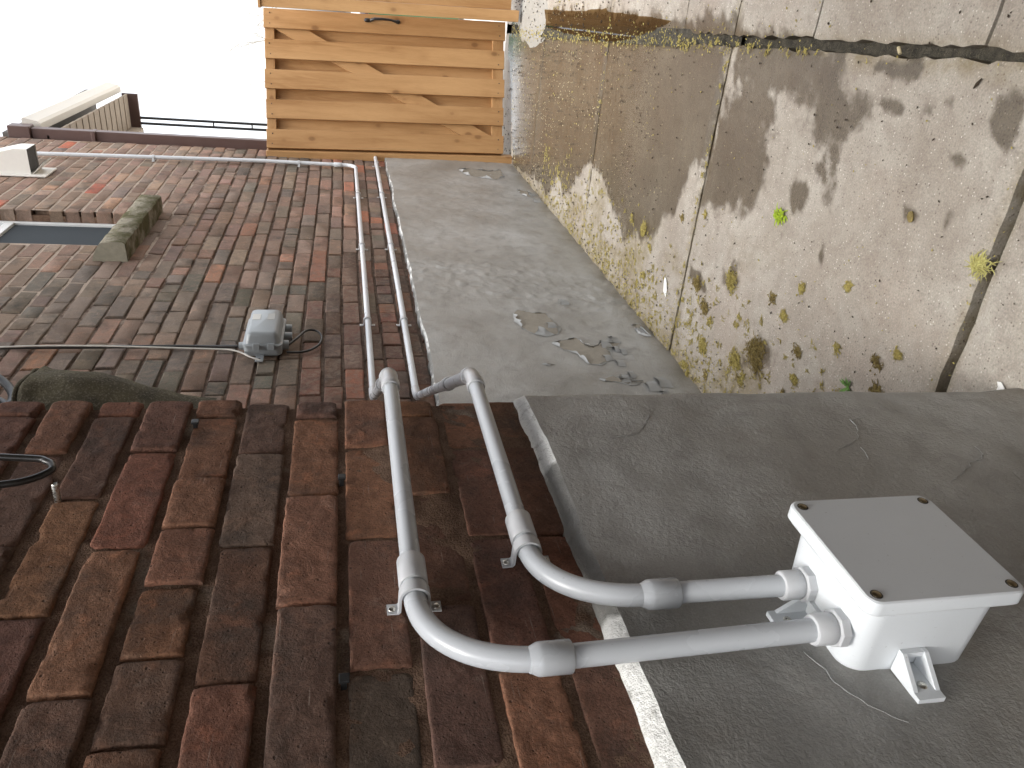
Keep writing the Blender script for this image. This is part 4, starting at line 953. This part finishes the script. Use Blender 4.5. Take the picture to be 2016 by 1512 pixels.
chip('paint_chip',-.623,1.094,.016,.010,.9,M['whiteflake'],'white paint chip near the corner of the near base','paint chip',2)
chip('paint_chip',-.712,1.192,.014,.009,.2,M['whiteflake'],'small white chip at the end of the wide joint against the wall','paint chip',5)
chip('dead_leaf',-.397,1.49,.016,.012,.4,M['moss'],'small brown dead leaf stuck on the dry slab','leaf',7)
tag(MB().tube([(-.076,1.692,.0055),(-.070,1.698,.0055),(-.0635,1.7045,.0055)],[.0042,.0044,.0042],10).done('cigarette_butt',M['bit'],None,True,50),'cigarette butt lying in the drainage gap','butt')
tag(MB().tube([(-.115,1.436,.004),(-.106,1.429,.006),(-.095,1.423,.0045)],[.0016,.0034,.0014],7).done('twig',M['seed'],None,True,50),'short dark twig on the dry slab right of the wet stain','twig')
# uncountable crumbs: dark seeds and pale chaff
def crumbs(name,mat,n,seed,lab,smin,smax,dens):
    rn=random.Random(seed); b=MB(); k=0
    while k<n:
        y=1.0+5.2*rn.random()**1.3; x=rn.uniform(-1.25,.15)
        if rn.random()>dens(x,y): continue
        k+=1; s=rn.uniform(smin,smax)*(1+.25*(y-2)); a=rn.uniform(0,3.14); d=Vector((math.cos(a),math.sin(a),rn.uniform(-.2,.3)))*s; e=Vector((-d.y,d.x,0))*rn.uniform(.35,.8); p=Vector((x,y,.003+s*.35)); z=Vector((0,0,s*.5))
        b.add([p+d,p+e,p-d,p-e,p+z,p-z*.6],[(0,1,4),(1,2,4),(2,3,4),(3,0,4),(1,0,5),(2,1,5),(3,2,5),(0,3,5)])
    me=mk(name,b.V,b.F,mat); return tag(me,lab,name.replace('_',' '),kind='stuff')
dn=lambda x,y:max(.10,min(1,(.15+.8*smooth01(1-(x+1.25)/.35)+.55*smooth01((y-2.4)/1.)+.9*smooth01(1-abs(x-XL(y)-.01)/.06)*smooth01((y-1.9)))*(.35+1.1*max(0,fbm(x*6,y*4,4.)+.25))))
crumbs('seed_litter',M['seed'],1900,1,'scattered dark seeds and crumbs over the paving',.0019,.0056,dn)
crumbs('chaff_litter',M['bit'],2000,2,'scattered pale chaff over the wet paving',.0012,.0032,lambda x,y:dn(x,y)*smooth01((y-1.6)/1.6))
crumbs('moss_crumbs',M['mossy'],2600,3,'scattered yellow moss crumbs along wall and gap',.0018,.005,lambda x,y:smooth01(1-(x+1.25)/.30)*smooth01((4.4-y)/1.5)*.9+.9*smooth01(1-abs(x-XL(y)-.01)/.06)*smooth01((y-1.9))+.35*smooth01(1-min(abs(y-q) for q in (1.24,2.56,3.86))/.03)+.10*max(0,fbm(x*5,y*5,1.)+.1))
rn=random.Random(77); mb=MB(); k=0
while k<900:
    y=1.25+3.6*rn.random()**1.4; x=rn.uniform(-1.25,-.1)
    pz=smooth01(1-(x+1.25)/.5)*(.25+.9*max(0,fbm(x*5,y*3.5,7.)+.2))+.7*smooth01(1-abs(x-XL(y))/.03)*smooth01((y-1.4)/.6)+.35*smooth01(1-min(abs(y-q) for q in (2.56,3.86))/.02)
    if rn.random()>pz: continue
    k+=1; s_=strands((x,y,.0015),rn.uniform(.004,.016),rn.randint(4,16),.004,rn,.0008,(.005,.016),.2); mb.add(s_.V,s_.F)
tag(mb.done('moss_litter',M['mossy'],None,True,60),'thin scatter of dry moss strands over the paving along the wall','moss litter',kind='stuff')
# ================================================================== BEYOND THE GATE
bn=empty('green_bin',(-.5,9.1,0),'green wheeled bin in the street, seen through the gate gap','bin')
lp=lambda z,k:[Vector((-.52+sx*.25*k,9.1+sy*.28*k,z)) for sx,sy in ((-1,-1),(1,-1),(1,1),(-1,1))]
MB().loft([lp(.05,.82),lp(.55,.92),lp(.98,1.)]).done('bin_body',M['leafbin'],bn); MB().loft([lp(.985,1.06),lp(1.02,1.06),lp(1.06,.8)]).done('bin_lid',M['dark'],bn)
for sx in (-1,1): tube('wheel',[(-.52+sx*.24,9.36,.1),(-.52+sx*.28,9.36,.1)],.1,M['rubber'],bn,16)
def tree(x,y,h,seed,lab):
    rn=random.Random(seed); t=empty('bare_tree',(x,y,0),lab,'tree'); tr=MB(); cr=MB()
    def grow(p,v,L,r,dp):
        P=[p]
        for k in range(3): v=(v+Vector((rn.uniform(-1,1),rn.uniform(-1,1),rn.uniform(-.3,.6)))*.16).normalized(); P.append(P[-1]+v*L/3)
        (tr if dp==0 else cr).tube(P,[r,r*.9,r*.8,r*.65],5 if dp<2 else 3,False)
        if dp<5:
            for _ in range(rn.choice((2,3,3))):
                q=P[rn.choice((2,3,3))]; a=rn.uniform(0,6.28); w=(v+Vector((math.cos(a),math.sin(a),rn.uniform(-.1,.5)))*rn.uniform(.5,.9)).normalized(); grow(q,w,L*rn.uniform(.62,.8),r*.58,dp+1)
    grow(Vector((x,y,-.1)),Vector((0,0,1)),h*.3,h*.011,0); tr.done('trunk',M['bark'],t,True,60); cr.done('crown',M['bark'],t,True,60)
tree(-4.6,34,9,3,'thin bare tree far beyond the gate'); tree(-1.0,42,10,5,'small bare tree behind the far street')
